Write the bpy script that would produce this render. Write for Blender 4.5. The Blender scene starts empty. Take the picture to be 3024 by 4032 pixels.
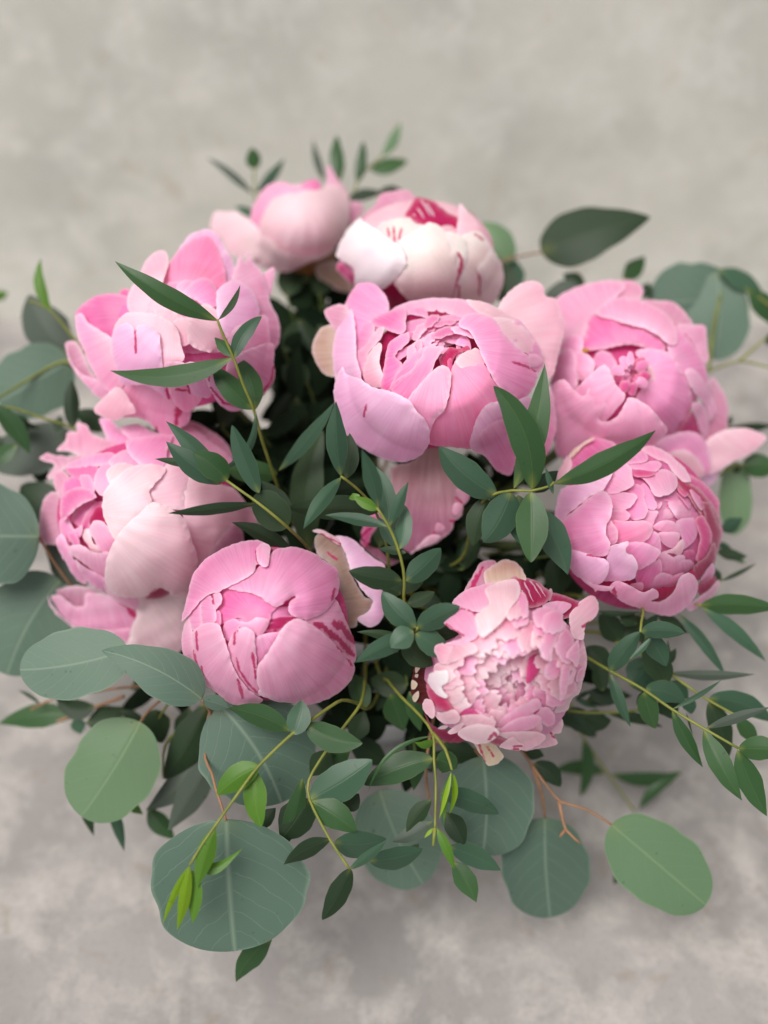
import bpy, math, random
import numpy as np
from mathutils import Vector, Matrix
from mathutils.geometry import delaunay_2d_cdt

rng = np.random.default_rng(7)
random.seed(7)
scene = bpy.context.scene
COL = scene.collection

# ------------------------------------------------------------------ camera
PITCH = math.radians(48.0)
CAM_H = 0.61
VFOV = math.radians(52.0)
FPX = 2016.0 / math.tan(VFOV / 2)          # focal length in photo pixels (3024 x 4032)
cam_data = bpy.data.cameras.new("camera")
cam = bpy.data.objects.new("camera", cam_data)
COL.objects.link(cam)
cam.location = (0, 0, CAM_H)
cam.rotation_euler = (math.pi / 2 - PITCH, 0, 0)
cam_data.sensor_fit = 'VERTICAL'
cam_data.sensor_height = 24.0
cam_data.lens = 12.0 / math.tan(VFOV / 2)
cam_data.clip_start = 0.01
cam_data.clip_end = 100
cam_data.dof.use_dof = True
cam_data.dof.focus_distance = 0.492
cam_data.dof.aperture_fstop = 1.8
scene.camera = cam

# ------------------------------------------------------------------ world, sun, exposure
SUN_EL, SUN_AZ = math.radians(66), math.radians(228)   # azimuth measured clockwise from +Y
world = bpy.data.worlds.new("World")
scene.world = world
world.use_nodes = True
wn, wl = world.node_tree.nodes, world.node_tree.links
wn.clear()
sky = wn.new('ShaderNodeTexSky')
sky.sky_type = 'NISHITA'
sky.sun_disc = False
sky.sun_elevation = SUN_EL
sky.sun_rotation = SUN_AZ
sky.dust_density = 4.0
hs = wn.new('ShaderNodeHueSaturation')
hs.inputs['Saturation'].default_value = 0.33
bgn = wn.new('ShaderNodeBackground')
bgn.inputs['Strength'].default_value = 0.06
wo = wn.new('ShaderNodeOutputWorld')
wl.new(sky.outputs[0], hs.inputs['Color'])
wl.new(hs.outputs[0], bgn.inputs['Color'])
wl.new(bgn.outputs[0], wo.inputs['Surface'])

sun_data = bpy.data.lights.new("sun", 'SUN')
sun_data.energy = 1.5
sun_data.angle = math.radians(36)
sun_data.color = (1.0, 0.97, 0.93)
sun = bpy.data.objects.new("sun", sun_data)
COL.objects.link(sun)
sdir = Vector((math.sin(SUN_AZ) * math.cos(SUN_EL), math.cos(SUN_AZ) * math.cos(SUN_EL), math.sin(SUN_EL)))
sun.rotation_euler = (-sdir).to_track_quat('-Z', 'Y').to_euler()
sun.location = (0, 0, 3)

vs = scene.view_settings
vs.view_transform = 'Standard'
vs.look = 'None'
vs.gamma = 1.0
vs.use_curve_mapping = False
vs.exposure = 1.0
scene.render.engine = 'CYCLES'
scene.cycles.max_bounces = 10
scene.cycles.transmission_bounces = 6

# ------------------------------------------------------------------ helpers
R_ = Vector((1, 0, 0))
F_ = Vector((0, math.cos(PITCH), -math.sin(PITCH)))
U_ = Vector((0, math.sin(PITCH), math.cos(PITCH)))
RN, FN, UN = np.array(R_), np.array(F_), np.array(U_)
CN = np.array((0, 0, CAM_H))


def wpts(px, py, d):
    """photo pixels + depth along the view axis (metres) -> world points"""
    px, py, d = np.asarray(px, float), np.asarray(py, float), np.asarray(d, float)
    x = (px - 1512) / FPX * d
    y = -(py - 2016) / FPX * d
    return CN + x[..., None] * RN + y[..., None] * UN + d[..., None] * FN


class Win:
    """a zoomed view of the photograph: its pixels -> photo pixels"""
    def __init__(s, x0, y0, w, W=1659.0):
        s.x0, s.y0, s.k = x0, y0, W / w

    def p(s, pts):
        a = np.asarray(pts, float)
        return np.stack([s.x0 + a[..., 0] / s.k, s.y0 + a[..., 1] / s.k], -1)


def parse(t):
    return np.array([[float(v) for v in q.split(',')] for q in t.split()])


def lin(c):
    c = np.asarray(c, float) / 255.0
    return np.where(c <= 0.04045, c / 12.92, ((c + 0.055) / 1.055) ** 2.4)


def link(name, mesh, mat, parent=None):
    o = bpy.data.objects.new(name, mesh)
    COL.objects.link(o)
    if mat is not None:
        mesh.materials.append(mat)
    if parent is not None:
        o.parent = parent
        o.matrix_parent_inverse = parent.matrix_basis.inverted()
    return o


def thing(name, label, cat, loc, group=None):
    o = bpy.data.objects.new(name, None)
    o.empty_display_size = 0.01
    COL.objects.link(o)
    o.location = Vector(loc)
    o["label"], o["category"] = label, cat
    if group:
        o["group"] = group
    return o


def make_mesh(name, verts, faces, cols=None, uvs=None, smooth=True):
    me = bpy.data.meshes.new(name)
    me.from_pydata([tuple(v) for v in verts], [], faces)
    if smooth:
        me.polygons.foreach_set('use_smooth', np.ones(len(me.polygons), bool))
    if cols is not None:
        ca = me.color_attributes.new('pc', 'FLOAT_COLOR', 'POINT')
        rgba = np.ones((len(verts), 4), np.float32)
        rgba[:, :cols.shape[1]] = cols
        if cols.shape[1] == 3:
            rgba[:, 3] = 0
        ca.data.foreach_set('color', rgba.ravel())
    if uvs is not None:
        ul = me.uv_layers.new(name='uv')
        li = np.zeros(len(me.loops), np.int32)
        me.loops.foreach_get('vertex_index', li)
        ul.data.foreach_set('uv', np.asarray(uvs, np.float32)[li].ravel())
    me.update()
    return me


def catmull(P, closed, spacing):
    P = np.asarray(P, float)
    n = len(P)
    out = []
    segs = n if closed else n - 1
    for i in range(segs):
        if closed:
            a, b, c, d = P[i - 1], P[i], P[(i + 1) % n], P[(i + 2) % n]
        else:
            a, b, c, d = P[max(i - 1, 0)], P[i], P[i + 1], P[min(i + 2, n - 1)]
        L = np.linalg.norm(c - b)
        # limit tangents so uneven spacing never overshoots
        la, lc = max(np.linalg.norm(b - a), 1e-6), max(np.linalg.norm(d - c), 1e-6)
        m1 = (c - a) / (la + L + 1e-9) * min(L, 1.5 * la)
        m2 = (d - b) / (lc + L + 1e-9) * min(L, 1.5 * lc)
        k = max(2, int(math.ceil(L / spacing)))
        t = (np.arange(k) / k)[:, None]
        out.append((2 * t**3 - 3 * t**2 + 1) * b + (t**3 - 2 * t**2 + t) * m1 + (-2 * t**3 + 3 * t**2) * c + (t**3 - t**2) * m2)
    if not closed:
        out.append(P[-1:])
    return np.concatenate(out)


def inside(poly, pts):
    x, y = pts[:, 0], pts[:, 1]
    res = np.zeros(len(pts), bool)
    n = len(poly)
    x1, y1 = poly[:, 0], poly[:, 1]
    x2, y2 = np.roll(x1, -1), np.roll(y1, -1)
    for i in range(n):
        c = (y1[i] > y) != (y2[i] > y)
        if not c.any():
            continue
        xi = (x2[i] - x1[i]) * (y - y1[i]) / (y2[i] - y1[i] + 1e-12) + x1[i]
        res ^= c & (x < xi)
    return res


def dist_poly(poly, pts):
    a = poly
    b = np.roll(poly, -1, 0)
    ab = b - a
    L2 = (ab**2).sum(1) + 1e-9
    best = np.full(len(pts), 1e9)
    for s in range(0, len(pts), 400):
        q = pts[s:s + 400]
        t = np.clip(((q[:, None] - a) * ab).sum(2) / L2, 0, 1)
        d = np.linalg.norm(q[:, None] - (a + t[..., None] * ab), axis=2)
        best[s:s + 400] = d.min(1)
    return best


class Noise2:
    def __init__(s, scale, r):
        s.k = r.normal(size=(7, 2)) / scale * 2.2
        s.p = r.uniform(0, 6.28, 7)

    def __call__(s, P):
        return np.sin(P @ s.k.T + s.p).mean(1) * 1.6


def tube(name, P, r0, r1, mat, parent, sides=7, cols=None):
    P = [Vector(p) for p in P]
    n = len(P)
    verts, faces = [], []
    up = Vector((0.3, 0.2, 0.9))
    prev = None
    for i, p in enumerate(P):
        t = (P[min(i + 1, n - 1)] - P[max(i - 1, 0)]).normalized()
        if prev is None:
            a = t.cross(up)
            if a.length < 1e-4:
                a = t.cross(Vector((1, 0, 0)))
        else:
            a = prev - t * prev.dot(t)
        a.normalize()
        prev = a
        b = t.cross(a)
        r = r0 + (r1 - r0) * i / max(n - 1, 1)
        for k in range(sides):
            an = 2 * math.pi * k / sides
            verts.append(p + (a * math.cos(an) + b * math.sin(an)) * r)
    for i in range(n - 1):
        for k in range(sides):
            k2 = (k + 1) % sides
            faces.append((i * sides + k, i * sides + k2, (i + 1) * sides + k2, (i + 1) * sides + k))
    faces.append(tuple(range(sides - 1, -1, -1)))
    faces.append(tuple((n - 1) * sides + k for k in range(sides)))
    return link(name, make_mesh(name, verts, faces), mat, parent)


# ------------------------------------------------------------------ materials
def newmat(name):
    m = bpy.data.materials.new(name)
    m.use_nodes = True
    nt = m.node_tree
    nt.nodes.clear()
    return m, nt.nodes, nt.links


def mat_petal():
    m, N, L = newmat("petal")
    out = N.new('ShaderNodeOutputMaterial')
    at = N.new('ShaderNodeVertexColor'); at.layer_name = 'pc'
    uv = N.new('ShaderNodeUVMap'); uv.uv_map = 'uv'
    mp = N.new('ShaderNodeMapping'); mp.inputs['Scale'].default_value = (16, 0.7, 1)
    ns = N.new('ShaderNodeTexNoise'); ns.inputs['Scale'].default_value = 1.0; ns.inputs['Detail'].default_value = 3
    L.new(uv.outputs[0], mp.inputs[0]); L.new(mp.outputs[0], ns.inputs['Vector'])
    tc = N.new('ShaderNodeTexCoord')
    n2 = N.new('ShaderNodeTexNoise'); n2.inputs['Scale'].default_value = 90; n2.inputs['Detail'].default_value = 3
    L.new(tc.outputs['Object'], n2.inputs['Vector'])
    mr = N.new('ShaderNodeMapRange'); mr.inputs['From Min'].default_value = .3; mr.inputs['From Max'].default_value = .7
    mr.inputs['To Min'].default_value = .84; mr.inputs['To Max'].default_value = 1.10
    L.new(ns.outputs[0], mr.inputs[0])
    mr2 = N.new('ShaderNodeMapRange'); mr2.inputs['From Min'].default_value = .3; mr2.inputs['From Max'].default_value = .7
    mr2.inputs['To Min'].default_value = .94; mr2.inputs['To Max'].default_value = 1.04
    L.new(n2.outputs[0], mr2.inputs[0])
    mu = N.new('ShaderNodeMath'); mu.operation = 'MULTIPLY'
    L.new(mr.outputs[0], mu.inputs[0]); L.new(mr2.outputs[0], mu.inputs[1])
    gm = N.new('ShaderNodeGamma')   # veins shift saturation a little: dark veins are pinker
    inv = N.new('ShaderNodeMath'); inv.operation = 'DIVIDE'; inv.inputs[0].default_value = 1.0
    L.new(mu.outputs[0], inv.inputs[1])
    L.new(at.outputs[0], gm.inputs[0]); L.new(inv.outputs[0], gm.inputs[1])
    # crimson streaks: soft mask stored with the petal, torn into fibres along the veins
    n3 = N.new('ShaderNodeTexNoise'); n3.inputs['Scale'].default_value = 420.0; n3.inputs['Detail'].default_value = 4
    tc3 = N.new('ShaderNodeTexCoord'); L.new(tc3.outputs['Object'], n3.inputs['Vector'])
    sa = N.new('ShaderNodeMath'); sa.operation = 'MULTIPLY_ADD'; sa.inputs[1].default_value = 1.1; sa.inputs[2].default_value = -.55
    L.new(n3.outputs[0], sa.inputs[0])
    sb = N.new('ShaderNodeMath'); sb.operation = 'ADD'; L.new(sa.outputs[0], sb.inputs[0]); L.new(at.outputs[1], sb.inputs[1])
    sc_ = N.new('ShaderNodeMapRange'); sc_.interpolation_type = 'SMOOTHSTEP'
    sc_.inputs['From Min'].default_value = .30; sc_.inputs['From Max'].default_value = .85; sc_.inputs['To Max'].default_value = .92
    L.new(sb.outputs[0], sc_.inputs[0])
    sg = N.new('ShaderNodeMath'); sg.operation = 'GREATER_THAN'; sg.inputs[1].default_value = .02; L.new(at.outputs[1], sg.inputs[0])
    sd_ = N.new('ShaderNodeMath'); sd_.operation = 'MULTIPLY'; L.new(sc_.outputs[0], sd_.inputs[0]); L.new(sg.outputs[0], sd_.inputs[1])
    mixk = N.new('ShaderNodeMix'); mixk.data_type = 'RGBA'; mixk.inputs[7].default_value = (*lin((188, 28, 96)), 1)
    L.new(gm.outputs[0], mixk.inputs[6]); L.new(sd_.outputs[0], mixk.inputs[0])
    bp = N.new('ShaderNodeBump'); bp.inputs['Strength'].default_value = 0.22; bp.inputs['Distance'].default_value = 0.0006
    L.new(ns.outputs[0], bp.inputs['Height'])
    pr = N.new('ShaderNodeBsdfPrincipled')
    pr.inputs['Roughness'].default_value = 0.55
    pr.inputs['Specular IOR Level'].default_value = 0.22
    pr.inputs['Sheen Weight'].default_value = 0.22
    pr.inputs['Sheen Roughness'].default_value = 0.4
    pr.inputs['Sheen Tint'].default_value = (.95, .82, 1.0, 1)
    L.new(mixk.outputs[2], pr.inputs['Base Color']); L.new(bp.outputs[0], pr.inputs['Normal'])
    tr = N.new('ShaderNodeBsdfTranslucent')
    L.new(mixk.outputs[2], tr.inputs['Color']); L.new(bp.outputs[0], tr.inputs['Normal'])
    mx = N.new('ShaderNodeMixShader'); mx.inputs[0].default_value = 0.26
    L.new(pr.outputs[0], mx.inputs[1]); L.new(tr.outputs[0], mx.inputs[2])
    L.new(mx.outputs[0], out.inputs[0])
    return m


def mat_leaf(name, c1, c2, vein, rough, veins=1.0, vf=9.0, vslope=-.28, bloom=(0.5, 0.6, 0.55), bloomw=0.15, trans=0.18, spec=.35, base_y=.6):
    m, N, L = newmat(name)
    out = N.new('ShaderNodeOutputMaterial')
    uv = N.new('ShaderNodeUVMap'); uv.uv_map = 'uv'
    sp = N.new('ShaderNodeSeparateXYZ'); L.new(uv.outputs[0], sp.inputs[0])
    au = N.new('ShaderNodeMath'); au.operation = 'ABSOLUTE'; L.new(sp.outputs[0], au.inputs[0])
    # midrib
    mid = N.new('ShaderNodeMapRange'); mid.inputs['From Min'].default_value = 0.0; mid.inputs['From Max'].default_value = 0.05
    mid.inputs['To Min'].default_value = 1; mid.inputs['To Max'].default_value = 0
    L.new(au.outputs[0], mid.inputs[0])
    # side veins: repeat along v - 0.35|u|
    mul = N.new('ShaderNodeMath'); mul.operation = 'MULTIPLY'; mul.inputs[1].default_value = vslope
    pw_ = N.new('ShaderNodeMath'); pw_.operation = 'POWER'; pw_.inputs[1].default_value = 1.25; L.new(au.outputs[0], pw_.inputs[0]); L.new(pw_.outputs[0], mul.inputs[0])
    ad = N.new('ShaderNodeMath'); ad.operation = 'ADD'; L.new(sp.outputs[1], ad.inputs[0]); L.new(mul.outputs[0], ad.inputs[1])
    tc = N.new('ShaderNodeTexCoord')
    oi = N.new('ShaderNodeObjectInfo')
    nz = N.new('ShaderNodeTexNoise'); nz.inputs['Scale'].default_value = 55; nz.inputs['Detail'].default_value = 4
    L.new(tc.outputs['Object'], nz.inputs['Vector'])
    wv = N.new('ShaderNodeMath'); wv.operation = 'MULTIPLY_ADD'; wv.inputs[1].default_value = 0.16; L.new(nz.outputs[0], wv.inputs[0]); L.new(ad.outputs[0], wv.inputs[2])
    fr = N.new('ShaderNodeMath'); fr.operation = 'MULTIPLY'; fr.inputs[1].default_value = vf; L.new(wv.outputs[0], fr.inputs[0])
    fc = N.new('ShaderNodeMath'); fc.operation = 'PINGPONG'; fc.inputs[1].default_value = 0.5; L.new(fr.outputs[0], fc.inputs[0])
    sv = N.new('ShaderNodeMapRange'); sv.inputs['From Min'].default_value = 0.0; sv.inputs['From Max'].default_value = 0.045
    sv.inputs['To Min'].default_value = 0.62 * veins; sv.inputs['To Max'].default_value = 0
    L.new(fc.outputs[0], sv.inputs[0])
    vm = N.new('ShaderNodeMath'); vm.operation = 'MAXIMUM'; L.new(mid.outputs[0], vm.inputs[0]); L.new(sv.outputs[0], vm.inputs[1])
    vk = N.new('ShaderNodeMath'); vk.operation = 'MULTIPLY'; vk.inputs[1].default_value = 0.55 * veins; L.new(vm.outputs[0], vk.inputs[0])
    mixc = N.new('ShaderNodeMix'); mixc.data_type = 'RGBA'
    mixc.inputs[6].default_value = (*lin(c1), 1); mixc.inputs[7].default_value = (*lin(c2), 1)
    sm = N.new('ShaderNodeMath'); sm.operation = 'MULTIPLY_ADD'; sm.inputs[1].default_value = 0.6
    L.new(oi.outputs['Random'], sm.inputs[0])
    nn = N.new('ShaderNodeTexNoise'); nn.inputs['Scale'].default_value = 22; nn.inputs['Detail'].default_value = 3
    L.new(tc.outputs['Object'], nn.inputs['Vector'])
    nm = N.new('ShaderNodeMath'); nm.operation = 'MULTIPLY'; nm.inputs[1].default_value = 0.45; L.new(nn.outputs[0], nm.inputs[0])
    L.new(nm.outputs[0], sm.inputs[2])
    L.new(sm.outputs[0], mixc.inputs[0])
    mixv = N.new('ShaderNodeMix'); mixv.data_type = 'RGBA'
    mixv.inputs[7].default_value = (*lin(vein), 1)
    L.new(mixc.outputs[2], mixv.inputs[6]); L.new(vk.outputs[0], mixv.inputs[0])
    # yellow-green petiole end of the blade
    pb = N.new('ShaderNodeMapRange'); pb.inputs['From Min'].default_value = 0.0; pb.inputs['From Max'].default_value = 0.16
    pb.inputs['To Min'].default_value = 1.0; pb.inputs['To Max'].default_value = 0
    L.new(sp.outputs[1], pb.inputs[0])
    pa = N.new('ShaderNodeMapRange'); pa.inputs['From Min'].default_value = 0.0; pa.inputs['From Max'].default_value = 0.42
    pa.inputs['To Min'].default_value = base_y; pa.inputs['To Max'].default_value = 0
    L.new(au.outputs[0], pa.inputs[0])
    pm = N.new('ShaderNodeMath'); pm.operation = 'MULTIPLY'; L.new(pb.outputs[0], pm.inputs[0]); L.new(pa.outputs[0], pm.inputs[1])
    mixy = N.new('ShaderNodeMix'); mixy.data_type = 'RGBA'; mixy.inputs[7].default_value = (*lin((138, 142, 62)), 1)
    L.new(mixv.outputs[2], mixy.inputs[6]); L.new(pm.outputs[0], mixy.inputs[0])
    mixv = mixy
    # waxy bloom seen in patches, dark specks
    n4 = N.new('ShaderNodeTexNoise'); n4.inputs['Scale'].default_value = 260; n4.inputs['Detail'].default_value = 2
    L.new(tc.outputs['Object'], n4.inputs['Vector'])
    sk = N.new('ShaderNodeMapRange'); sk.inputs['From Min'].default_value = .70; sk.inputs['From Max'].default_value = .78
    sk.inputs['To Min'].default_value = 0; sk.inputs['To Max'].default_value = .45
    L.new(n4.outputs[0], sk.inputs[0])
    mixs = N.new('ShaderNodeMix'); mixs.data_type = 'RGBA'
    mixs.inputs[7].default_value = (*lin((38, 44, 34)), 1)
    L.new(mixv.outputs[2], mixs.inputs[6]); L.new(sk.outputs[0], mixs.inputs[0])
    # pale thin margin
    mg = N.new('ShaderNodeMapRange'); mg.inputs['From Min'].default_value = .94; mg.inputs['From Max'].default_value = 1.0
    mg.inputs['To Min'].default_value = 0; mg.inputs['To Max'].default_value = .35
    L.new(au.outputs[0], mg.inputs[0])
    mixm = N.new('ShaderNodeMix'); mixm.data_type = 'RGBA'
    mixm.inputs[7].default_value = (*lin(vein), 1)
    L.new(mixs.outputs[2], mixm.inputs[6]); L.new(mg.outputs[0], mixm.inputs[0])
    bp = N.new('ShaderNodeBump'); bp.inputs['Strength'].default_value = 0.25; bp.inputs['Distance'].default_value = 0.0005
    hm = N.new('ShaderNodeMath'); hm.operation = 'MULTIPLY_ADD'; hm.inputs[1].default_value = -1.0
    L.new(vm.outputs[0], hm.inputs[0]); L.new(nz.outputs[0], hm.inputs[2]); L.new(hm.outputs[0], bp.inputs['Height'])
    pr = N.new('ShaderNodeBsdfPrincipled')
    pr.inputs['Roughness'].default_value = rough
    pr.inputs['Specular IOR Level'].default_value = spec
    pr.inputs['Sheen Weight'].default_value = bloomw
    pr.inputs['Sheen Tint'].default_value = (*bloom, 1)
    L.new(mixm.outputs[2], pr.inputs['Base Color']); L.new(bp.outputs[0], pr.inputs['Normal'])
    tr = N.new('ShaderNodeBsdfTranslucent'); L.new(mixm.outputs[2], tr.inputs['Color'])
    mx = N.new('ShaderNodeMixShader'); mx.inputs[0].default_value = trans
    L.new(pr.outputs[0], mx.inputs[1]); L.new(tr.outputs[0], mx.inputs[2]); L.new(mx.outputs[0], out.inputs[0])
    return m


def mat_plain(name, c1, c2, scale, rough, bump=0.0, dist=0.001):
    m, N, L = newmat(name)
    out = N.new('ShaderNodeOutputMaterial')
    tc = N.new('ShaderNodeTexCoord')
    nz = N.new('ShaderNodeTexNoise'); nz.inputs['Scale'].default_value = scale; nz.inputs['Detail'].default_value = 5
    L.new(tc.outputs['Object'], nz.inputs['Vector'])
    mr = N.new('ShaderNodeMapRange'); mr.inputs['From Min'].default_value = .3; mr.inputs['From Max'].default_value = .7
    L.new(nz.outputs[0], mr.inputs[0])
    mx = N.new('ShaderNodeMix'); mx.data_type = 'RGBA'
    mx.inputs[6].default_value = (*lin(c1), 1); mx.inputs[7].default_value = (*lin(c2), 1)
    L.new(mr.outputs[0], mx.inputs[0])
    pr = N.new('ShaderNodeBsdfPrincipled'); pr.inputs['Roughness'].default_value = rough
    pr.inputs['Specular IOR Level'].default_value = 0.3
    L.new(mx.outputs[2], pr.inputs['Base Color'])
    if bump:
        bp = N.new('ShaderNodeBump'); bp.inputs['Strength'].default_value = bump; bp.inputs['Distance'].default_value = dist
        L.new(nz.outputs[0], bp.inputs['Height']); L.new(bp.outputs[0], pr.inputs['Normal'])
    L.new(pr.outputs[0], out.inputs[0])
    return m


def mat_concrete(name, base, dark, light, spot, rough=0.85):
    m, N, L = newmat(name)
    out = N.new('ShaderNodeOutputMaterial')
    tc = N.new('ShaderNodeTexCoord')

    def noise(sc, det, r=.5, dist=0.0):
        n = N.new('ShaderNodeTexNoise'); n.inputs['Scale'].default_value = sc; n.inputs['Detail'].default_value = det
        n.inputs['Roughness'].default_value = r; n.inputs['Distortion'].default_value = dist
        L.new(tc.outputs['Object'], n.inputs['Vector'])
        return n

    def rng_(n, a, b, lo, hi):
        r = N.new('ShaderNodeMapRange'); r.inputs['From Min'].default_value = a; r.inputs['From Max'].default_value = b
        r.inputs['To Min'].default_value = lo; r.inputs['To Max'].default_value = hi
        L.new(n.outputs[0], r.inputs[0])
        return r

    def mix(prev, colr, fac):
        x = N.new('ShaderNodeMix'); x.data_type = 'RGBA'; x.inputs[7].default_value = (*lin(colr), 1)
        if isinstance(prev, tuple):
            x.inputs[6].default_value = (*lin(prev), 1)
        else:
            L.new(prev.outputs[2], x.inputs[6])
        L.new(fac.outputs[0], x.inputs[0])
        return x

    a = noise(7, 6, .6, .4); b = noise(26, 5, .65, .3); c = noise(48, 3, .5, .6); d = noise(300, 3)
    x = mix(base, dark, rng_(a, .40, .66, 0, .95))
    x = mix(x, light, rng_(b, .46, .66, 0, .95))
    x = mix(x, spot, rng_(c, .60, .72, 0, .45))
    x = mix(x, dark, rng_(d, .5, .75, 0, .35))
    pr = N.new('ShaderNodeBsdfPrincipled'); pr.inputs['Roughness'].default_value = rough
    pr.inputs['Specular IOR Level'].default_value = 0.25
    L.new(x.outputs[2], pr.inputs['Base Color'])
    bp = N.new('ShaderNodeBump'); bp.inputs['Strength'].default_value = .3; bp.inputs['Distance'].default_value = .002
    L.new(b.outputs[0], bp.inputs['Height']); L.new(bp.outputs[0], pr.inputs['Normal'])
    L.new(pr.outputs[0], out.inputs[0])
    return m


M_PETAL = mat_petal()
LEAF = {
    'deep': mat_leaf('leaf_gap_shade', (18, 30, 19), (28, 42, 26), (50, 62, 40), .75, .2, bloomw=0, trans=.05, spec=.05, base_y=.1),  # filler-stem leaf, shade of the gaps put into its near-black colour
    'blue': mat_leaf('leaf_silver_dollar', (70, 93, 80), (95, 117, 100), (140, 158, 138), .55, .75, bloomw=.10, trans=.12, base_y=.15, vf=6.5, vslope=-.42),
    'pale': mat_leaf('leaf_pale', (86, 114, 82), (108, 134, 100), (142, 160, 126), .5, .5, bloomw=.08, trans=.18, base_y=.2, vf=6.5, vslope=-.42),
    'green': mat_leaf('leaf_green', (40, 70, 38), (56, 88, 48), (108, 128, 70), .42, .3, bloomw=.04, trans=.18),
    'teal': mat_leaf('leaf_teal', (42, 68, 50), (62, 92, 70), (104, 126, 86), .42, .3, bloomw=.06, trans=.14),
    'dark': mat_leaf('leaf_dark', (28, 45, 28), (44, 63, 38), (78, 94, 60), .5, .3, bloomw=.03, trans=.10, spec=.25, base_y=.25),
    'grey': mat_leaf('leaf_grey', (60, 70, 62), (76, 86, 74), (104, 114, 96), .6, .3, bloomw=.05, trans=.08),
    'bright': mat_leaf('leaf_young', (62, 104, 28), (88, 128, 38), (136, 158, 60), .42, .4, bloomw=.04, trans=.26),
    'yellow': mat_leaf('leaf_shoot', (98, 136, 18), (130, 160, 32), (170, 184, 64), .45, .3, bloomw=.04, trans=.30),
}
M_STEMY = mat_plain('stem_yellow_green', (98, 106, 42), (128, 132, 60), 120, .5)
M_STEMR = mat_plain('stem_reddish', (122, 92, 66), (150, 112, 84), 120, .55)
M_STEMD = mat_plain('stem_flower', (62, 84, 40), (88, 104, 56), 60, .5)
M_CERAMIC = mat_plain('white_ceramic', (228, 230, 230), (238, 238, 236), 8, .22)
M_WATER = mat_plain('water_dark', (60, 70, 60), (80, 90, 80), 8, .1)
M_FLOOR = mat_concrete('concrete_floor', (146, 141, 138), (122, 119, 117), (168, 163, 158), (130, 119, 104))
M_WALL = mat_concrete('concrete_wall', (220, 217, 206), (200, 199, 190), (230, 227, 218), (200, 187, 166))

# ------------------------------------------------------------------ setting
WALL_Y = CAM_H / math.tan(PITCH - math.atan((2016 - 1262) / FPX))


def sheet(name, verts, mat):
    me = make_mesh(name, verts, [(0, 1, 2, 3)], smooth=False)
    o = link(name, me, mat)
    o["kind"] = "structure"
    return o


def slab(name, x0, x1, y0, y1, z0, z1, mat):
    v = [(x, y, z) for z in (z0, z1) for y in (y0, y1) for x in (x0, x1)]
    f = [(0, 2, 3, 1), (4, 5, 7, 6), (0, 1, 5, 4), (2, 6, 7, 3), (0, 4, 6, 2), (1, 3, 7, 5)]
    o = link(name, make_mesh(name, v, f, smooth=False), mat)
    o["kind"] = "structure"
    return o


slab('floor', -6, 6, -5, WALL_Y + 0.01, -0.05, 0.0, M_FLOOR)
slab('wall', -6, 6, WALL_Y, WALL_Y + 0.2, -0.05, 4.0, M_WALL)

# vase
VASE = Vector((0.0, 0.385, 0.0))


def build_vase():
    t = thing('vase', 'white ceramic vase hidden under the bouquet, standing on the concrete floor', 'vase', VASE)
    prof_o = [(0.0, 0.0), (.036, 0.0), (.040, .003), (.046, .04), (.052, .085), (.056, .125), (.058, .134)]
    prof_i = [(.0575, .136), (.0555, .135), (.053, .124), (.049, .085), (.043, .04), (.036, .010), (.0, .008)]
    seg = 48

    def lathe(name, prof, mat):
        vs_, fs = [], []
        for r, z in prof:
            for k in range(seg):
                a = 2 * math.pi * k / seg
                vs_.append((VASE.x + r * math.cos(a), VASE.y + r * math.sin(a), z))
        for i in range(len(prof) - 1):
            for k in range(seg):
                k2 = (k + 1) % seg
                fs.append((i * seg + k, i * seg + k2, (i + 1) * seg + k2, (i + 1) * seg + k))
        return link(name, make_mesh(name, vs_, fs), mat, t)
    lathe('body', prof_o + prof_i, M_CERAMIC)
    lathe('water', [(.0, .085), (.0488, .085)], M_WATER)
    return t


build_vase()


def stem_to_vase(P0, n=16, seed=0, mid=None):
    """points from P0 down through the vase mouth to its bottom"""
    r = random.Random(seed)
    a, rad = r.uniform(0, 6.28), r.uniform(.006, .030)
    M = VASE + Vector((math.cos(a) * rad, math.sin(a) * rad, .137))
    off = Vector((P0[0] - VASE.x, P0[1] - VASE.y, 0))
    M2 = VASE + Vector((math.cos(a) * rad, math.sin(a) * rad, 0)) + off.normalized() * 0.015
    M2.z = .137
    B = VASE + Vector((-off.x, -off.y, 0)).normalized() * r.uniform(.004, .024)
    B.z = .014
    P0 = Vector(P0)
    C = M2 + (P0 - M2) * 0.45 + Vector((0, 0, -.010)) if mid is None else Vector(mid)
    pts = []
    for i in range(n + 1):
        t = i / n
        pts.append(P0 * (1 - t) ** 2 + C * 2 * t * (1 - t) + M2 * t * t)
    for i in range(1, 6):
        pts.append(M2.lerp(B, i / 5))
    return pts

# ------------------------------------------------------------------ peonies
PC = {k: lin(v) for k, v in {
    'pk': (238, 160, 202), 'pl': (243, 176, 208), 'lp': (238, 188, 222), 'pp': (244, 198, 211),
    'cr': (250, 234, 228), 'wh': (252, 243, 244), 'dp': (220, 98, 156), 'mg': (212, 76, 138),
    'cm': (176, 24, 88), 'du': (218, 156, 182), 'sa': (243, 152, 190), 'tan': (226, 204, 176),
    'br': (92, 34, 34), 'sp': (150, 112, 52), 'gd': (196, 168, 150), 'vp': (246, 214, 220), 'mv': (206, 142, 168), 'ps': (229, 128, 180)}.items()}


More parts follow.
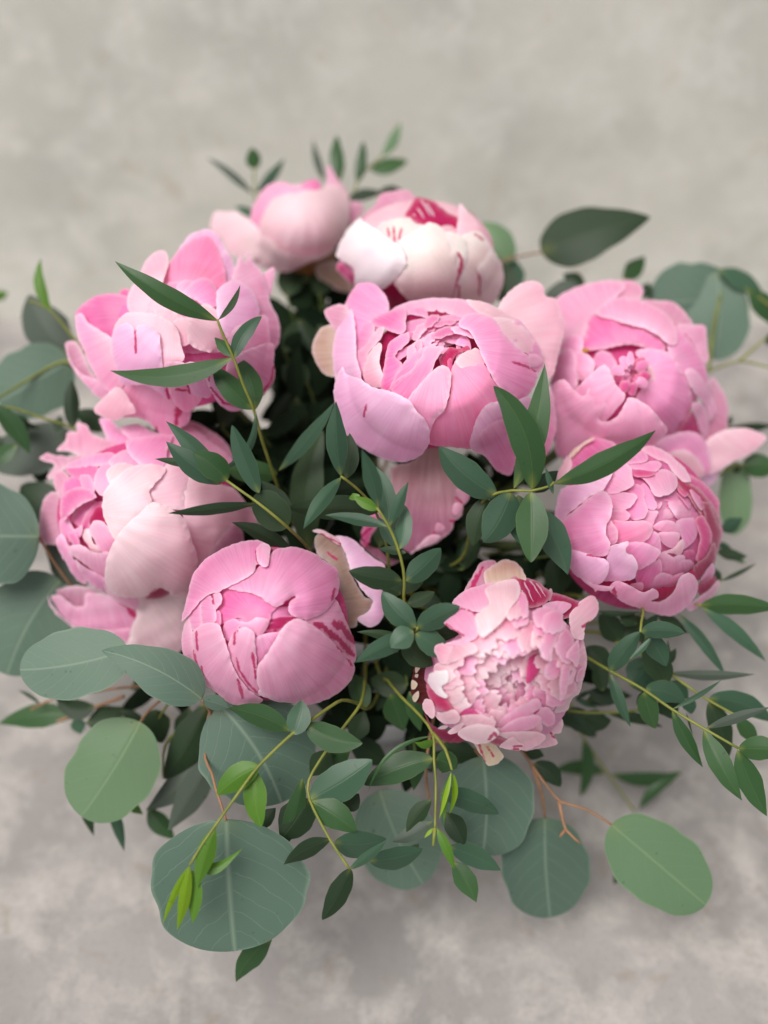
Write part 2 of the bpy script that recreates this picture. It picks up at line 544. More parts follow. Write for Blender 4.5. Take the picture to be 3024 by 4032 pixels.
class Flower:
    def __init__(s, label, win, c, r, d0, eye, hz=.72, crater=None, step=10, rise=10, core='mg', stem_seed=1, bowl='du', corek=.9):
        s.label, s.w, s.d0 = label, win, d0
        s.c = win.p(c)
        s.rx, s.ry = r
        s.eye = win.p(eye)
        s.hz = 1.22 * hz * (r[0] + r[1]) / 2
        s.crater = None
        if crater:
            s.crater = (win.p(crater[:2]), crater[2] / win.k, crater[3])
        s.step, s.rise, s.core, s.seed, s.bowl, s.corek = step * 1.45, rise * 2.3, core, stem_seed, bowl, corek
        s.L = []

    def __call__(s, col, pts, **kw):
        w = kw.pop('w', s.w)
        P = w.p(parse(pts)) if isinstance(pts, str) else w.p(pts)
        st = []
        for q in kw.pop('st', []):
            a = w.p(np.array([[q[0], q[1]], [q[2], q[3]]]))
            st.append((a[0], a[1], q[4] / w.k))
        kw['st'] = st
        s.L.append((col, P, kw))

    def base(s, P):
        d = (P - s.c) / np.array([s.rx, s.ry])
        rho = np.sqrt((d**2).sum(1))
        rc = np.minimum(rho, 1.0)
        h = s.hz * (.5 * (1 - rc**2) + .5 * (np.sqrt(1 - .92 * rc**2) - .2828) / .7172) - s.hz * 1.6 * np.maximum(rho - 1, 0)
        if s.crater:
            r = np.linalg.norm(P - s.crater[0], axis=1) / s.crater[1]
            h = h - s.crater[2] * np.clip(1 - r**2, 0, 1) ** 1.5
        return h

    def to_world(s, P, h):
        d = s.d0 - h * s.d0 / FPX
        return wpts(P[:, 0], P[:, 1], d)

    def build(s):
        root_h = -s.hz * 0.95
        base_pt = s.to_world(s.c[None], np.array([root_h]))[0]
        t = thing('peony', s.label, 'flower', base_pt, 'cut peonies gathered in the bouquet')
        px = s.d0 / FPX
        # stem
        up = Vector(s.to_world(s.c[None], np.array([root_h + .25 * s.hz]))[0])
        mid = Vector(base_pt) + (Vector(base_pt) - up) * 1.2 + Vector((0, 0, -.03))
        tube('stem', [up] + stem_to_vase(base_pt, seed=s.seed, mid=mid), .0034, .0030, M_STEMD, t)
        # sepals hugging the back
        Rm = (s.rx + s.ry) / 2
        ctr = np.array(wpts(s.c[0], s.c[1], s.d0))

        def local(u, v, h):
            return ctr + (u * px) * RN + (v * px) * UN - (h * px) * FN

        def bowl_piece(name, phi0, half, th0, th1, scale, colr, nu=9, nv=10):
            vs_, uvs, cols = [], [], []
            for j in range(nv + 1):
                th = th0 + (th1 - th0) * j / nv
                wj = half * (0.55 + 0.45 * math.sin(math.pi * min(1, .15 + .8 * j / nv)))
                for i in range(nu + 1):
                    q = -1 + 2 * i / nu
                    ph = phi0 + q * wj
                    edge = 1 - 0.10 * q * q * (j / nv) ** 3
                    rr = math.sin(th) * scale * edge
                    hh = -math.cos(th) * s.hz * 0.95 * scale + 6 * math.sin(5 * ph + j)
                    vs_.append(local(rr * s.rx * math.cos(ph), rr * s.ry * math.sin(ph), hh))
                    uvs.append((q * 1.2, j / nv * 2))
                    cols.append(colr)
            fs = [(j * (nu + 1) + i, j * (nu + 1) + i + 1, (j + 1) * (nu + 1) + i + 1, (j + 1) * (nu + 1) + i)
                  for j in range(nv) for i in range(nu)]
            link(name, make_mesh(name, vs_, fs, np.array(cols), uvs), M_PETAL, t)
        for k in range(5):
            bowl_piece('sepal', k * 1.257 + .4, .42, .05, .95, 1.03, lin((96, 112, 52)), 5, 6)
        for k in range(7):
            bowl_piece('petal', k * .8976, .62, .12, 1.52, .90 + .035 * (k % 2), PC[s.bowl])
        # core
        an = np.linspace(0, 2 * np.pi, 26)[:-1]
        E = s.c + np.stack([np.cos(an) * s.rx, np.sin(an) * s.ry], 1) * s.corek
        items = [(s.core, E, {'off': -26, 'st': [], 'lvl': 0, 'wob': 0, 'rise': 0, 'edge': 0})] + s.L
        # layer levels by overlap
        polys, lv = [], []
        for col, P, kw in items:
            o = catmull(P, True, 14)
            g = grid_in(o, 16)
            lev = 0
            for q, l in zip(polys, lv):
                if l >= lev and not (q[:, 0].max() < o[:, 0].min() or q[:, 0].min() > o[:, 0].max() or q[:, 1].max() < o[:, 1].min() or q[:, 1].min() > o[:, 1].max()):
                    if inside(q, g).any():
                        lev = l + 1
            if 'lvl' in kw:
                lev = kw['lvl']
            polys.append(o); lv.append(lev)
        for (col, P, kw), lev in zip(items, lv):
            s.petal(t, col, P, lev, **kw)
        return t

    def petal(s, t, col, P, lev, st=(), k=1.0, off=0.0, tilt=(0, 0), bulge=None, dome=0, rise=None, wob=1.6, ruf=3.0, edge=.5,
              deep=0.0, deepc='mg', lvl=None, sharp=False, tipc=None, curl=0.0, crv=True, name='petal', tone=1.0, fib=1.0):
        r = np.random.default_rng(int(abs(P.sum() * 13)) % (2**31))
        o = catmull(P, True, 5.5)
        size = min(np.ptp(P[:, 0]), np.ptp(P[:, 1]))
        if wob:
            nx, ny, mx_, my_ = Noise2(20, r), Noise2(20, r), Noise2(8, r), Noise2(8, r)
            o = o + np.stack([nx(o) + .6 * mx_(o), ny(o) + .6 * my_(o)], 1) * wob * 1.25 * min(1, size / 80)
        sp = 7.5 if st else float(np.clip(size / 9, 8, 14))
        g = grid_in(o, sp, r)
        if len(g):
            g = g[dist_poly(o, g) > sp * .55]
        V2 = np.concatenate([o, g]) if len(g) else o
        n = len(o)
        res = delaunay_2d_cdt([Vector((float(a), float(b))) for a, b in V2], [(i, (i + 1) % n) for i in range(n)], [list(range(n))], 1, 1e-4)
        Q = np.array([[v.x, v.y] for v in res[0]])
        faces = [tuple(f) for f in res[2]]
        d = dist_poly(o, Q)
        dm = max(d.max(), 1)
        ew = min(34.0, .8 * dm)
        e = np.clip(d / ew, 0, 1)
        if bulge is None:
            bulge = .5 * s.step
        if rise is None:
            rise = s.rise
        re = np.linalg.norm(Q - s.eye, axis=1)
        tt = (re - re.min()) / max(np.ptp(re), 1)
        h = k * s.base(Q) + off + lev * s.step
        h += bulge * (np.sqrt(np.clip(1 - (1 - e) ** 2, 0, 1)) - 1)
        h += rise * (.5 - tt)
        c0 = Q.mean(0)
        h += tilt[0] * (Q[:, 0] - c0[0]) + tilt[1] * (Q[:, 1] - c0[1])
        if dome:
            h += dome * (np.clip(d / dm, 0, 1) * (2 - np.clip(d / dm, 0, 1)))
        if curl:
            h += curl * (1 - e) ** 2
        n1, n2 = Noise2(70, r), Noise2(22, r)
        sc = min(1, size / 150)
        h += n1(Q) * 6.0 * sc + n2(Q) * (ruf * 1.4) * (1 - e) * sc
        h += 1.6 * sc * np.sin(np.arctan2(Q[:, 1] - s.eye[1], Q[:, 0] - s.eye[0]) * 23 + r.uniform(0, 6))
        cb = PC[col] * tone * (1 + .05 * r.normal())
        C = np.tile(cb, (len(Q), 1))
        big = Noise2(90, r)(Q)[:, None]
        C = C * (1 + .05 * big)
        if size > 60 and col not in ('cm', 'br', 'tan', 'mg'):
            tb = Noise2(60, r)(Q) * .18
            w1 = (np.clip(.42 - tt * .9 + tb, 0, .42))[:, None]           # paler towards the free tip
            C = C * (1 - w1) + (C * .45 + np.array([.93, .76, .85]) * .55) * w1
            w2 = (np.clip(tt * .9 - .35 + tb, 0, .5))[:, None]            # richer towards the claw
            C = C * (1 - w2) + C * np.array([.99, .70, .86]) * w2
        if deep:
            wgt = (deep * np.clip(tt, 0, 1) ** 1.5)[:, None]
            C = C * (1 - wgt) + PC[deepc] * wgt
        if tipc:
            wgt = (np.clip(1 - tt * 1.6, 0, 1) ** 1.2 * .8)[:, None]
            C = C * (1 - wgt) + PC[tipc] * wgt
        if edge:
            wgt = (edge * np.exp(-d / 6.5))[:, None]
            C = C * (1 - wgt) + (C * .35 + np.array([.96, .86, .89]) * .65) * wgt
        W = np.zeros(len(Q))
        for a, b, wd in st:
            ab = b - a
            tp = np.clip(((Q - a) @ ab) / (ab @ ab), 0, 1)
            ds = np.linalg.norm(Q - (a + tp[:, None] * ab), axis=1)
            W = np.maximum(W, np.clip(1.2 - .66 * ds / np.maximum(wd * .5 * (.55 + .45 * np.sin(np.pi * np.clip(tp, .08, .92))), 5.0), 0, 1))
        C = np.concatenate([np.clip(C, 0.003, .93), W[:, None]], 1)
        ang = np.arctan2(Q[:, 1] - s.eye[1], Q[:, 0] - s.eye[0])
        uvs = np.stack([ang * 2.2 + r.uniform(0, 5), re / 120 + r.uniform(0, 9)], 1)
        link(name, make_mesh(name, s.to_world(Q, h), faces, C, uvs), M_PETAL, t)


def grid_in(o, sp, r=None):
    x = np.arange(o[:, 0].min() + sp * .5, o[:, 0].max(), sp)
    y = np.arange(o[:, 1].min() + sp * .5, o[:, 1].max(), sp * .87)
    X, Y = np.meshgrid(x, y)
    X = X + (np.arange(len(y)) % 2)[:, None] * sp * .5
    g = np.stack([X.ravel(), Y.ravel()], 1)
    if r is not None:
        g = g + r.uniform(-.12, .12, g.shape) * sp
    if not len(g):
        return o.mean(0)[None]
    m = inside(o, g)
    return g[m] if m.any() else o.mean(0)[None]


W1 = Win(800, 620, 620); W2 = Win(1300, 720, 700); W3 = Win(240, 880, 880); W4 = Win(1220, 1090, 1020)
W4b = Win(1200, 1740, 700); W5 = Win(2120, 1090, 904); W6 = Win(700, 2110, 720); W7 = Win(140, 1640, 880)
W8 = Win(2170, 1720, 690); W9 = Win(1600, 2180, 780)

def rosette(f, E, rads, cell, Lr, Wr, cols, r9, keep, shrink0=.42, srad=330., C=None, R=None, **kw):
    """rings of small ruffled petals whose tips lean towards the eye E, inner ones first"""
    E = np.array(E, float)
    for rad in rads:
        nn = max(4, int(2 * np.pi * rad / cell))
        ph0 = r9.uniform(0, 6.28)
        for j in range(nn):
            ph = ph0 + 2 * np.pi * j / nn + r9.normal() * .10
            cpt = E + rad * np.array([np.cos(ph), np.sin(ph)]) + r9.normal(size=2) * cell * .09
            rho = 0 if C is None else np.linalg.norm((cpt - C) / R)
            if not keep(cpt, rho):
                continue
            u = -np.array([np.cos(ph), np.sin(ph)]); v = np.array([-u[1], u[0]])
            fs = math.sqrt(max(.12, 1 - rho**2))
            sh = min(1, shrink0 + rad / srad)
            Ln = r9.uniform(*Lr) * (.45 + .55 * fs) * sh
            Wd = r9.uniform(*Wr) * (.8 + .2 * fs) * sh
            lob = r9.uniform(-.12, .12, 3)
            o9 = [(-.75, -.35), (-.35, -.75), (.25, -1.0), (.62, -.85 + lob[0]), (.82 + lob[0], -.45), (.74 + lob[1], -.12), (.95 + lob[1], .22), (.80 + lob[2], .55), (.52, .92), (.1, 1.0), (-.4, .72), (-.78, .3)]
            f(cols[r9.integers(len(cols))], [cpt + u * a * Ln + v * q * Wd for a, q in o9], **kw)


# --- 1: closed pale bud at the back
f = Flower('closed pale pink peony bud with a pointed petal tip, behind the streaked white peony', W1, (1030, 690), (178, 172), .645, (1100, 330), hz=.85, step=8, rise=4, core='pp', bowl='gd', stem_seed=11)
f('du', "1500,480 1660,470 1690,560 1600,680 1480,720 1440,600", k=.3, off=-30)
f('gd', "1180,1200 1210,1130 1400,1090 1480,1200 1560,1320 1570,1420 1450,1410 1300,1340 1210,1270", k=.4, off=-10, tone=.95)
f('pl', "1180,420 1280,300 1305,210 1298,115 1330,80 1370,150 1425,240 1500,340 1545,460 1545,640 1500,760 1350,800 1150,600", edge=.2)
f('ps', "1040,400 1045,285 1130,235 1220,250 1240,330 1150,400", edge=.1, tone=1.15)
f('pl', "500,700 515,540 580,420 660,310 760,265 880,268 960,300 1040,310 1120,420 1000,700 700,760 560,760", edge=.2)
f('vp', "640,1000 600,800 600,690 700,480 840,390 1000,370 1120,345 1230,335 1330,290 1440,305 1532,440 1540,600 1512,760 1440,900 1300,1000 1150,1080 900,1120", edge=.15)
f('sp', "960,1200 1150,1080 1330,1010 1410,980 1390,1080 1260,1140 1160,1240 1040,1220", off=-20, edge=0)
f('vp', "90,640 140,570 330,575 400,605 470,650 560,720 630,810 700,880 800,960 830,1000 700,1080 560,1070 400,1060 280,1010 180,860 80,740", k=.55, off=-6, edge=.3)
f('vp', "500,1020 560,880 630,825 740,880 830,970 930,1000 1100,1030 1300,990 1400,950 1300,1040 1100,1115 980,1180 860,1205 700,1185 560,1125", edge=.15, tone=.97)
f.build()

# --- 2: cream peony with crimson streaks
f = Flower('creamy white peony with crimson streaks on its petals, at the back of the bouquet', W2, (850, 650), (318, 232), .603, (800, 330), hz=.8, step=9, rise=6, core='pp', bowl='cr', stem_seed=12)
f('du', "290,400 300,320 430,190 470,110 560,80 720,68 800,130 900,200 1000,300 1000,430 700,440 480,430", k=.6, off=-25, edge=.2, tilt=(0, -.1))
f('cm', "700,300 730,250 765,185 800,140 870,138 960,168 1040,230 1110,285 1205,335 1215,450 1100,490 960,450 860,410 770,350", k=.75, off=4, edge=.25, tone=1.2)
for xa, ya, xb, yb in [(800, 215, 880, 330), (850, 160, 940, 300), (740, 265, 800, 310), (900, 190, 985, 340)]:
    f('du', [(xa - 5, ya), (xa + 7, ya - 2), ((xa + xb) / 2 + 9, (ya + yb) / 2), (xb + 4, yb), (xb - 6, yb), ((xa + xb) / 2 - 9, (ya + yb) / 2 + 6)], k=.75, off=2, wob=3)
f('pp', "1180,470 1195,330 1212,195 1300,280 1380,380 1425,470 1500,600 1480,700 1300,640 1220,560", k=.9, edge=.3)
f('cr', "440,420 480,370 600,335 740,325 800,375 900,395 1010,440 900,580 640,620 500,540", st=[(540, 425, 552, 500, 14), (590, 415, 602, 545, 22), (664, 430, 645, 520, 14)], tone=.93)
f('cr', "1230,500 1340,450 1420,470 1520,620 1600,760 1615,860 1590,1000 1510,1135 1380,1120 1200,1100 1200,800 1240,640", st=[(1385, 850, 1400, 930, 26), (1400, 930, 1392, 1050, 18), (1350, 480, 1430, 530, 8)])
f('cr', "1372,800 1430,720 1500,620 1570,720 1614,840 1602,980 1512,1140 1420,1120 1402,1000 1412,900", tone=.97)
f('cr', "1040,470 1180,470 1268,540 1282,640 1262,800 1225,900 1205,1090 1080,1100 1040,800", st=[(1190, 650, 1232, 715, 34), (1232, 715, 1205, 850, 50), (1205, 850, 1130, 1080, 18), (1205, 960, 1200, 1080, 6)])
f('cm', "480,990 590,920 650,840 690,850 660,960 760,1040 750,1120 560,1200 530,1100", tone=1.1, edge=.1)
f('cr', "590,930 620,850 690,775 720,690 640,545 740,480 860,412 930,370 1050,425 1092,520 1125,620 1182,640 1186,780 1174,920 1122,1085 900,1120 740,1100 640,1000")
f('dp', "60,800 75,740 130,740 215,800 240,900 235,970 150,900 90,840", st=[(80, 780, 130, 860, 30), (180, 860, 225, 950, 40)], tone=1.05)
f('wh', "240,975 215,800 100,720 60,690 65,620 110,520 190,400 280,328 300,352 380,400 460,455 560,540 655,592 705,690 700,770 600,905 495,990 380,985", st=[])
f.build()

# --- 3: loose pink peony at the upper left
f = Flower('loose open pink peony under two long narrow green leaves', W3, (900, 860), (335, 300), .555, (850, 640), hz=.62, crater=(860, 680, 330, 55), step=9, rise=10, core='ps', bowl='pk', stem_seed=13)
f('lp', "830,330 930,110 1050,45 1140,60 1220,180 1285,300 1300,430 1200,500 1000,480", k=.7, off=-30, tilt=(0, -.15))
f('pl', "1480,400 1582,325 1582,420 1552,535 1500,520", k=.6, off=-25)
f('sa', "720,560 760,380 830,250 960,130 1080,88 1135,130 1192,260 1225,400 1215,570 1000,640 800,620", k=.75, off=-20, tilt=(0, -.1), edge=.3)
f('dp', "430,520 470,480 510,500 500,560", k=.6, off=-20)
f('pp', "500,640 498,530 560,420 620,300 700,210 772,205 802,290 760,420 700,620 600,700", off=0)
f('ps', "105,680 140,620 250,540 420,520 510,560 540,700 440,900 330,900 200,780", k=.5, off=-35, edge=.35)
f('du', "32,890 110,878 165,960 230,1110 300,1190 190,1165 90,1070", k=.4, off=-55, tone=.9)
f('pl', "30,885 62,1000 130,1095 220,1140 330,1180 420,1260 300,1300 200,1215 100,1095 46,980", k=.4, off=-35)
f('pl', "108,690 150,668 210,740 300,800 380,855 430,1000 470,1180 400,1250 340,1240 250,1120 170,950 118,810", k=.55, off=-10, tipc='pp')
f('pl', "1270,420 1300,310 1322,235 1345,260 1370,280 1400,208 1420,275 1480,340 1520,440 1560,600 1612,700 1626,820 1590,930 1480,900 1380,660", k=.8, off=-6)
f('pk', "640,620 690,500 800,440 1000,430 1160,520 1200,700 1150,920 900,960 760,820 650,720", off=-10, lvl=1)
f('pp', "640,560 690,540 740,570 760,630 700,665 610,680")
f('pl', "855,470 920,418 1000,440 1030,500 950,545 880,515")
f('pk', "985,430 1060,400 1130,440 1172,540 1165,610 1080,620 1000,570 905,515")
f('pp', "700,640 800,620 900,690 980,720 970,830 890,900 820,800 720,700", ruf=8)
f('pp', "840,720 965,700 1000,800 960,890 880,905 850,800", ruf=8)
f('pp', "950,720 1060,595 1165,660 1205,780 1250,910 1150,960 1000,930 940,870", ruf=8)
f('lp', "1155,520 1162,490 1222,440 1300,420 1400,480 1462,580 1474,660 1440,800 1270,880 1190,770 1155,640")
f('pl', "1242,850 1300,770 1400,720 1520,682 1548,800 1545,910 1400,960 1290,970 1250,910")
f('pl', "1270,1000 1400,930 1572,892 1582,1050 1586,1150 1540,1235 1460,1320 1370,1360 1260,1240 1220,1080", st=[(1582, 1060, 1560, 1170, 14), (1560, 1170, 1480, 1270, 20)])
f('pp', "380,980 385,820 420,720 500,662 680,668 800,720 872,800 892,900 910,1010 780,1080 640,1000")
f('pl', "462,1200 540,1162 620,1190 730,1250 840,1330 900,1370 962,1400 945,1480 880,1525 800,1585 740,1562 640,1472 560,1440 430,1430 430,1290", k=.7, off=14, tilt=(0, .08), st=[(880, 1350, 860, 1440, 60), (860, 1440, 855, 1500, 30), (705, 1510, 712, 1540, 18)])
f('lp', "376,880 388,800 470,738 532,760 550,805 572,756 650,758 722,810 742,900 755,1060 795,1250 815,1315 640,1205 462,1195 415,1110 388,1000", st=[(551, 790, 556, 960, 16), (770, 1070, 782, 1200, 34), (782, 1200, 800, 1300, 34)])
f('pl', "765,1040 925,1040 945,1180 1042,1280 1030,1330 938,1402 840,1335 800,1240", st=[(918, 1080, 955, 1260, 16), (850, 1230, 930, 1240, 8)])
f('lp', "925,1040 1060,1050 1075,1150 1112,1285 1000,1275 945,1195", st=[(925, 1100, 975, 1060, 14)])
f('lp', "1050,1050 1130,1030 1230,1120 1330,1260 1400,1350 1280,1393 1180,1345 1110,1240 1075,1150", st=[(1090, 1060, 1100, 1170, 22), (1110, 1220, 1210, 1330, 14), (1200, 1330, 1320, 1360, 8)])
f('pp', "246,1370 300,1308 400,1218 452,1230 495,1290 556,1400 470,1425 420,1463 320,1440 262,1412", k=.6, off=22, tone=1.02)
f.build()

# --- 4: the big central peony
f = Flower('large pink peony with ruffled open centre and a drooping guard petal, middle of the bouquet', W4, (850, 650), (372, 300), .535, (830, 430), hz=.7, crater=(800, 440, 430, 125), step=8, rise=14, core='cm', bowl='pk', stem_seed=14, corek=.86)
f('du', "95,208 220,176 260,260 190,370 110,270", k=.2, off=-75)
f('gd', "16,480 40,370 110,308 190,340 190,520 160,634 80,612", k=.2, off=-110, tone=.95)
f('pk', "300,460 250,330 215,210 270,90 320,40 400,42 470,100 502,160 505,230 440,320 360,420", k=.75, off=-8, edge=.3)
f('pp', "1200,230 1260,110 1340,50 1430,22 1492,60 1512,122 1572,140 1602,220 1622,290 1622,380 1592,500 1562,620 1520,650 1460,500 1380,340 1290,270", k=.35, off=-55, edge=.3, tone=.99)
f('pl', "1470,760 1542,710 1572,860 1578,980 1542,1100 1510,1145 1460,1020", k=.6, off=-30)
f('pl', "440,330 520,215 600,170 740,140 880,136 1010,152 1130,185 1200,270 1000,300 900,240 760,222 610,250", rise=-4)
f('pp', "1000,150 1120,163 1220,210 1335,280 1350,310 1180,275 1070,225", rise=-4)
f('pk', "1320,270 1400,340 1460,430 1494,520 1470,610 1380,590 1300,420")
f('pp', "1160,268 1250,262 1335,292 1405,360 1455,450 1395,500 1330,470 1240,380", edge=.7)
f('pl', "1383,520 1400,494 1460,500 1492,540 1455,575 1400,568")
f('cm', "590,230 760,205 950,225 1020,260 1030,480 900,580 700,720 480,740 430,520 450,390 600,330", lvl=1, off=-12, edge=0, tone=.8)  # bed under the centre ruffles, crimson darkened to imitate shade in the gaps
f('pk', "690,190 740,200 755,265 700,250 610,235 620,205", ruf=7)
f('pk', "600,300 700,270 800,262 900,242 1003,262 1000,288 900,285 840,330 750,345 660,368 590,360", ruf=9)
f('ps', "595,355 720,345 850,312 975,292 992,352 900,372 790,372 680,392 620,410", ruf=9)
f('pk', "690,400 740,372 800,362 960,370 1000,402 930,406 830,404 740,420", ruf=7)
f('pk', "550,505 600,460 660,430 730,385 745,410 690,450 620,500 560,540", ruf=8)
f('pp', "788,432 830,396 900,390 927,425 880,447 810,447", ruf=5)
f('ps', "840,380 960,330 990,345 985,385 900,392", ruf=7)
rosette(f, (910, 505), [50, 88, 128, 170, 215, 262], 120, (26, 40), (60, 95), ['pk', 'ps', 'pl', 'ps'], np.random.default_rng(12), lambda c, rho: 600 < c[0] < 1000 and 270 < c[1] < 520, shrink0=.7, ruf=12, wob=4, edge=.65, rise=34)
f('pk', "930,430 975,380 1020,400 1030,470 985,450")
f('cm', "840,520 900,452 955,462 1010,440 1026,470 950,492 895,570 850,590", tone=1.1, edge=.25)
f('pk', "296,380 335,310 400,285 418,330 402,400 350,462 310,515 296,450", ruf=6)
f('pl', "306,600 300,490 360,430 402,370 440,330 475,318 462,382 422,432 382,482 356,560 325,625", ruf=8)
f('ps', "395,275 480,230 605,198 614,300 604,356 560,365 470,330 420,320", ruf=6)
f('pp', "340,640 350,562 392,470 442,420 466,440 446,540 472,640 462,705 380,700", ruf=8)
f('ps', "455,720 470,600 485,500 510,420 580,370 634,358 632,420 562,480 546,510 592,560 562,620 524,725 485,738", ruf=6, deep=.5)
f('pk', "515,720 540,640 582,580 640,510 700,470 800,425 800,470 705,530 682,600 570,690", ruf=7, deep=.5)
f('pk', "520,730 545,665 640,600 702,530 742,455 800,442 862,450 804,540 785,600 724,690 630,800 560,765", ruf=7, deep=.4)
f('mg', "880,540 905,520 915,600 890,620", edge=.2)
f('sa', "690,1000 800,900 870,830 900,740 905,600 940,530 1000,570 1110,560 1175,660 1255,740 1360,780 1270,880 1130,880 1055,990 1045,1095 900,1090 740,1070", edge=.2)
f('pl', "625,800 702,690 782,602 850,568 893,590 907,650 892,750 862,850 792,930 770,990 690,900", edge=.6)
f('pp', "935,550 960,500 1062,456 1095,480 1118,562 1062,588 980,588", edge=.6)
f('pk', "955,310 1000,245 1100,236 1180,270 1252,370 1352,472 1402,505 1420,580 1462,610 1432,710 1352,790 1262,755 1200,692 1140,592 1092,482 1062,420 1022,350", edge=.6, st=[(1300, 545, 1390, 575, 7), (1390, 575, 1450, 605, 12), (1370, 470, 1400, 500, 8)])
f('lp', "143,480 160,380 200,280 262,205 283,240 293,380 302,520 327,620 330,690 250,680 190,640 165,680 150,560", edge=.6)
f('lp', "153,740 170,660 205,576 232,622 322,655 402,705 522,735 632,790 692,870 742,920 767,990 757,1080 702,1150 582,1187 460,1162 330,1092 220,992 170,872", edge=.6, dome=14, st=[(362, 820, 345, 895, 5)], tone=1.0)
f('lp', "1026,1090 1040,1000 1072,900 1130,820 1192,802 1300,800 1410,770 1430,900 1320,1100 1260,1190 1120,1150", off=4)
f('pk', "1068,1060 1090,1000 1160,940 1262,900 1370,890 1350,1060 1292,1262 1212,1252 1140,1172 1090,1112", off=6, tone=1.03)
# drooping guard petal under the flower, its tone lowered to imitate shade
f('mv', "800,240 1000,180 1140,60 1270,40 1400,250 1490,370 1512,420 1542,490 1502,572 1472,610 1462,690 1392,740 1382,810 1300,895 1200,955 1050,1005 940,1085 800,1152 700,1105 600,1035 518,920 538,800 620,640 720,500 800,360", w=W4b, k=.12, off=-92, lvl=0, tilt=(.02, .02), tone=.82, tipc='gd', rise=0, st=[(1410, 520, 1470, 570, 20), (1350, 740, 1390, 735, 26), (1190, 870, 1215, 850, 14)])
f('du', "1350,700 1360,620 1400,563 1452,568 1478,620 1440,692 1400,714", w=W4b, k=.12, off=-84, lvl=0, rise=0, tilt=(.02, .02), bulge=12, ruf=1, tone=1.03)
f('du', "1202,790 1240,733 1330,728 1374,750 1384,800 1290,846 1220,846", w=W4b, k=.12, off=-84, lvl=0, rise=0, tilt=(.02, .02), bulge=12, ruf=1, tone=1.03)
f('du', "1400,440 1480,400 1515,430 1544,490 1505,572 1440,520", w=W4b, k=.12, off=-86, lvl=0, rise=0, tilt=(.02, .02), bulge=10, ruf=1)
f('du', "1090,930 1170,868 1265,878 1225,935 1050,1012 940,1090 890,1105 1000,1010", w=W4b, k=.12, off=-84, lvl=0, rise=0, tilt=(.02, .02), ruf=2)
f('dp', "514,910 538,800 618,636 690,650 670,800 610,900 595,985 540,975", w=W4b, k=.12, off=-82, lvl=0, rise=0, tilt=(.02, .02), st=[(575, 980, 670, 860, 18), (530, 880, 620, 800, 10)], tone=1.1)
f.build()

# --- 5: pink peony on the right
f = Flower('wide open pink peony with flared outer petals, beyond the full ball-shaped one', W5, (690, 690), (318, 280), .588, (670, 690), hz=.62, crater=(660, 690, 360, 60), step=9, rise=10, core='mg', bowl='pk', stem_seed=15, corek=.85)
f('du', "720,200 740,168 850,168 980,185 1062,260 1115,345 1000,400 860,300", k=.7, off=-35)
f('du', "520,60 560,25 690,30 755,80 742,155 640,200 520,180", k=.7, off=-30)
f('pl', "960,400 1000,345 1120,342 1205,358 1218,420 1234,600 1212,626 1130,540 1040,450", k=.6, off=-25, tipc='pl')
f('pk', "930,520 985,350 1060,430 1150,530 1205,640 1228,750 1200,790 1060,740", off=-12)
f('du', "1190,800 1262,726 1322,800 1364,900 1374,1000 1354,1110 1250,1200 1180,1200 1180,1000", k=.5, off=-45)
f('lp', "1140,1470 1240,1400 1325,1365 1285,1460 1242,1515 1180,1495", k=.25, off=-60, tone=.92)
f('pp', "1180,1240 1240,1160 1380,1098 1520,1096 1642,1148 1645,1180 1562,1262 1402,1342 1240,1425 1190,1340", k=.22, off=-40, tilt=(.05, 0))
f('pl', "125,170 240,90 400,38 540,24 628,68 562,150 482,222 402,272 362,330 345,440 300,500 240,470 165,450 175,320", k=.85, off=-12)
f('ps', "300,520 340,400 372,285 440,262 560,305 660,345 770,375 865,435 918,490 912,540 862,566 760,510 640,490 480,520", rise=4)
f('pl', "415,262 520,160 620,152 760,178 902,250 974,330 1006,420 994,486 940,486 862,425 762,372 652,345 560,318")
f('mg', "480,560 540,520 640,520 740,570 790,680 770,820 700,900 600,890 520,780", lvl=1, off=-8, tone=.85, edge=0)
f('pk', "700,900 765,760 755,640 700,540 800,520 930,545 1000,620 1064,720 1105,830 1104,960 1014,1115 900,1170 800,1000", tone=1.0, deep=.0, ruf=9)
f('pp', "770,660 820,640 850,720 850,780 800,740", ruf=9)
f('mg', "1010,1130 1090,990 1140,980 1180,1160 1120,1170", off=-10)
f('pl', "1055,690 1100,656 1182,730 1242,850 1284,960 1242,1040 1215,940 1120,830", edge=.4)
f('pk', "1100,830 1130,830 1150,880 1130,910", ruf=6)
f('pl', "1108,930 1160,905 1202,940 1232,1050 1205,1175 1160,1090", edge=.4)
f('pk', "820,1210 930,1150 1080,1116 1162,1140 1222,1220 1245,1400 1185,1445 1000,1340 900,1280", k=.5, off=-6)
f('pp', "935,1290 1040,1246 1130,1290 1205,1400 1165,1455 1060,1430", k=.5, off=-2)
f('pk', "160,560 170,470 270,415 325,470 300,560 220,600")
f('pk', "395,600 450,528 535,570 575,700 510,740 420,670", ruf=7)
rosette(f, (675, 695), [14, 42, 72, 104], 60, (46, 66), (28, 42), ['ps', 'dp', 'pk', 'mg'], np.random.default_rng(4), lambda c, rho: c[0] > 545, shrink0=.6, srad=180., ruf=9, wob=3, edge=.45)
f('sp', "285,530 330,515 375,528 330,545", edge=0, tone=1.6)
f('pk', "85,770 130,580 200,515 255,540 285,650 280,800 200,840 110,810", tone=1.0)
f('pl', "265,560 330,545 405,620 375,725 285,740", ruf=7)
f('pl', "255,840 380,700 460,636 502,650 565,780 628,860 570,950 450,1060 380,920 320,880", edge=.4)
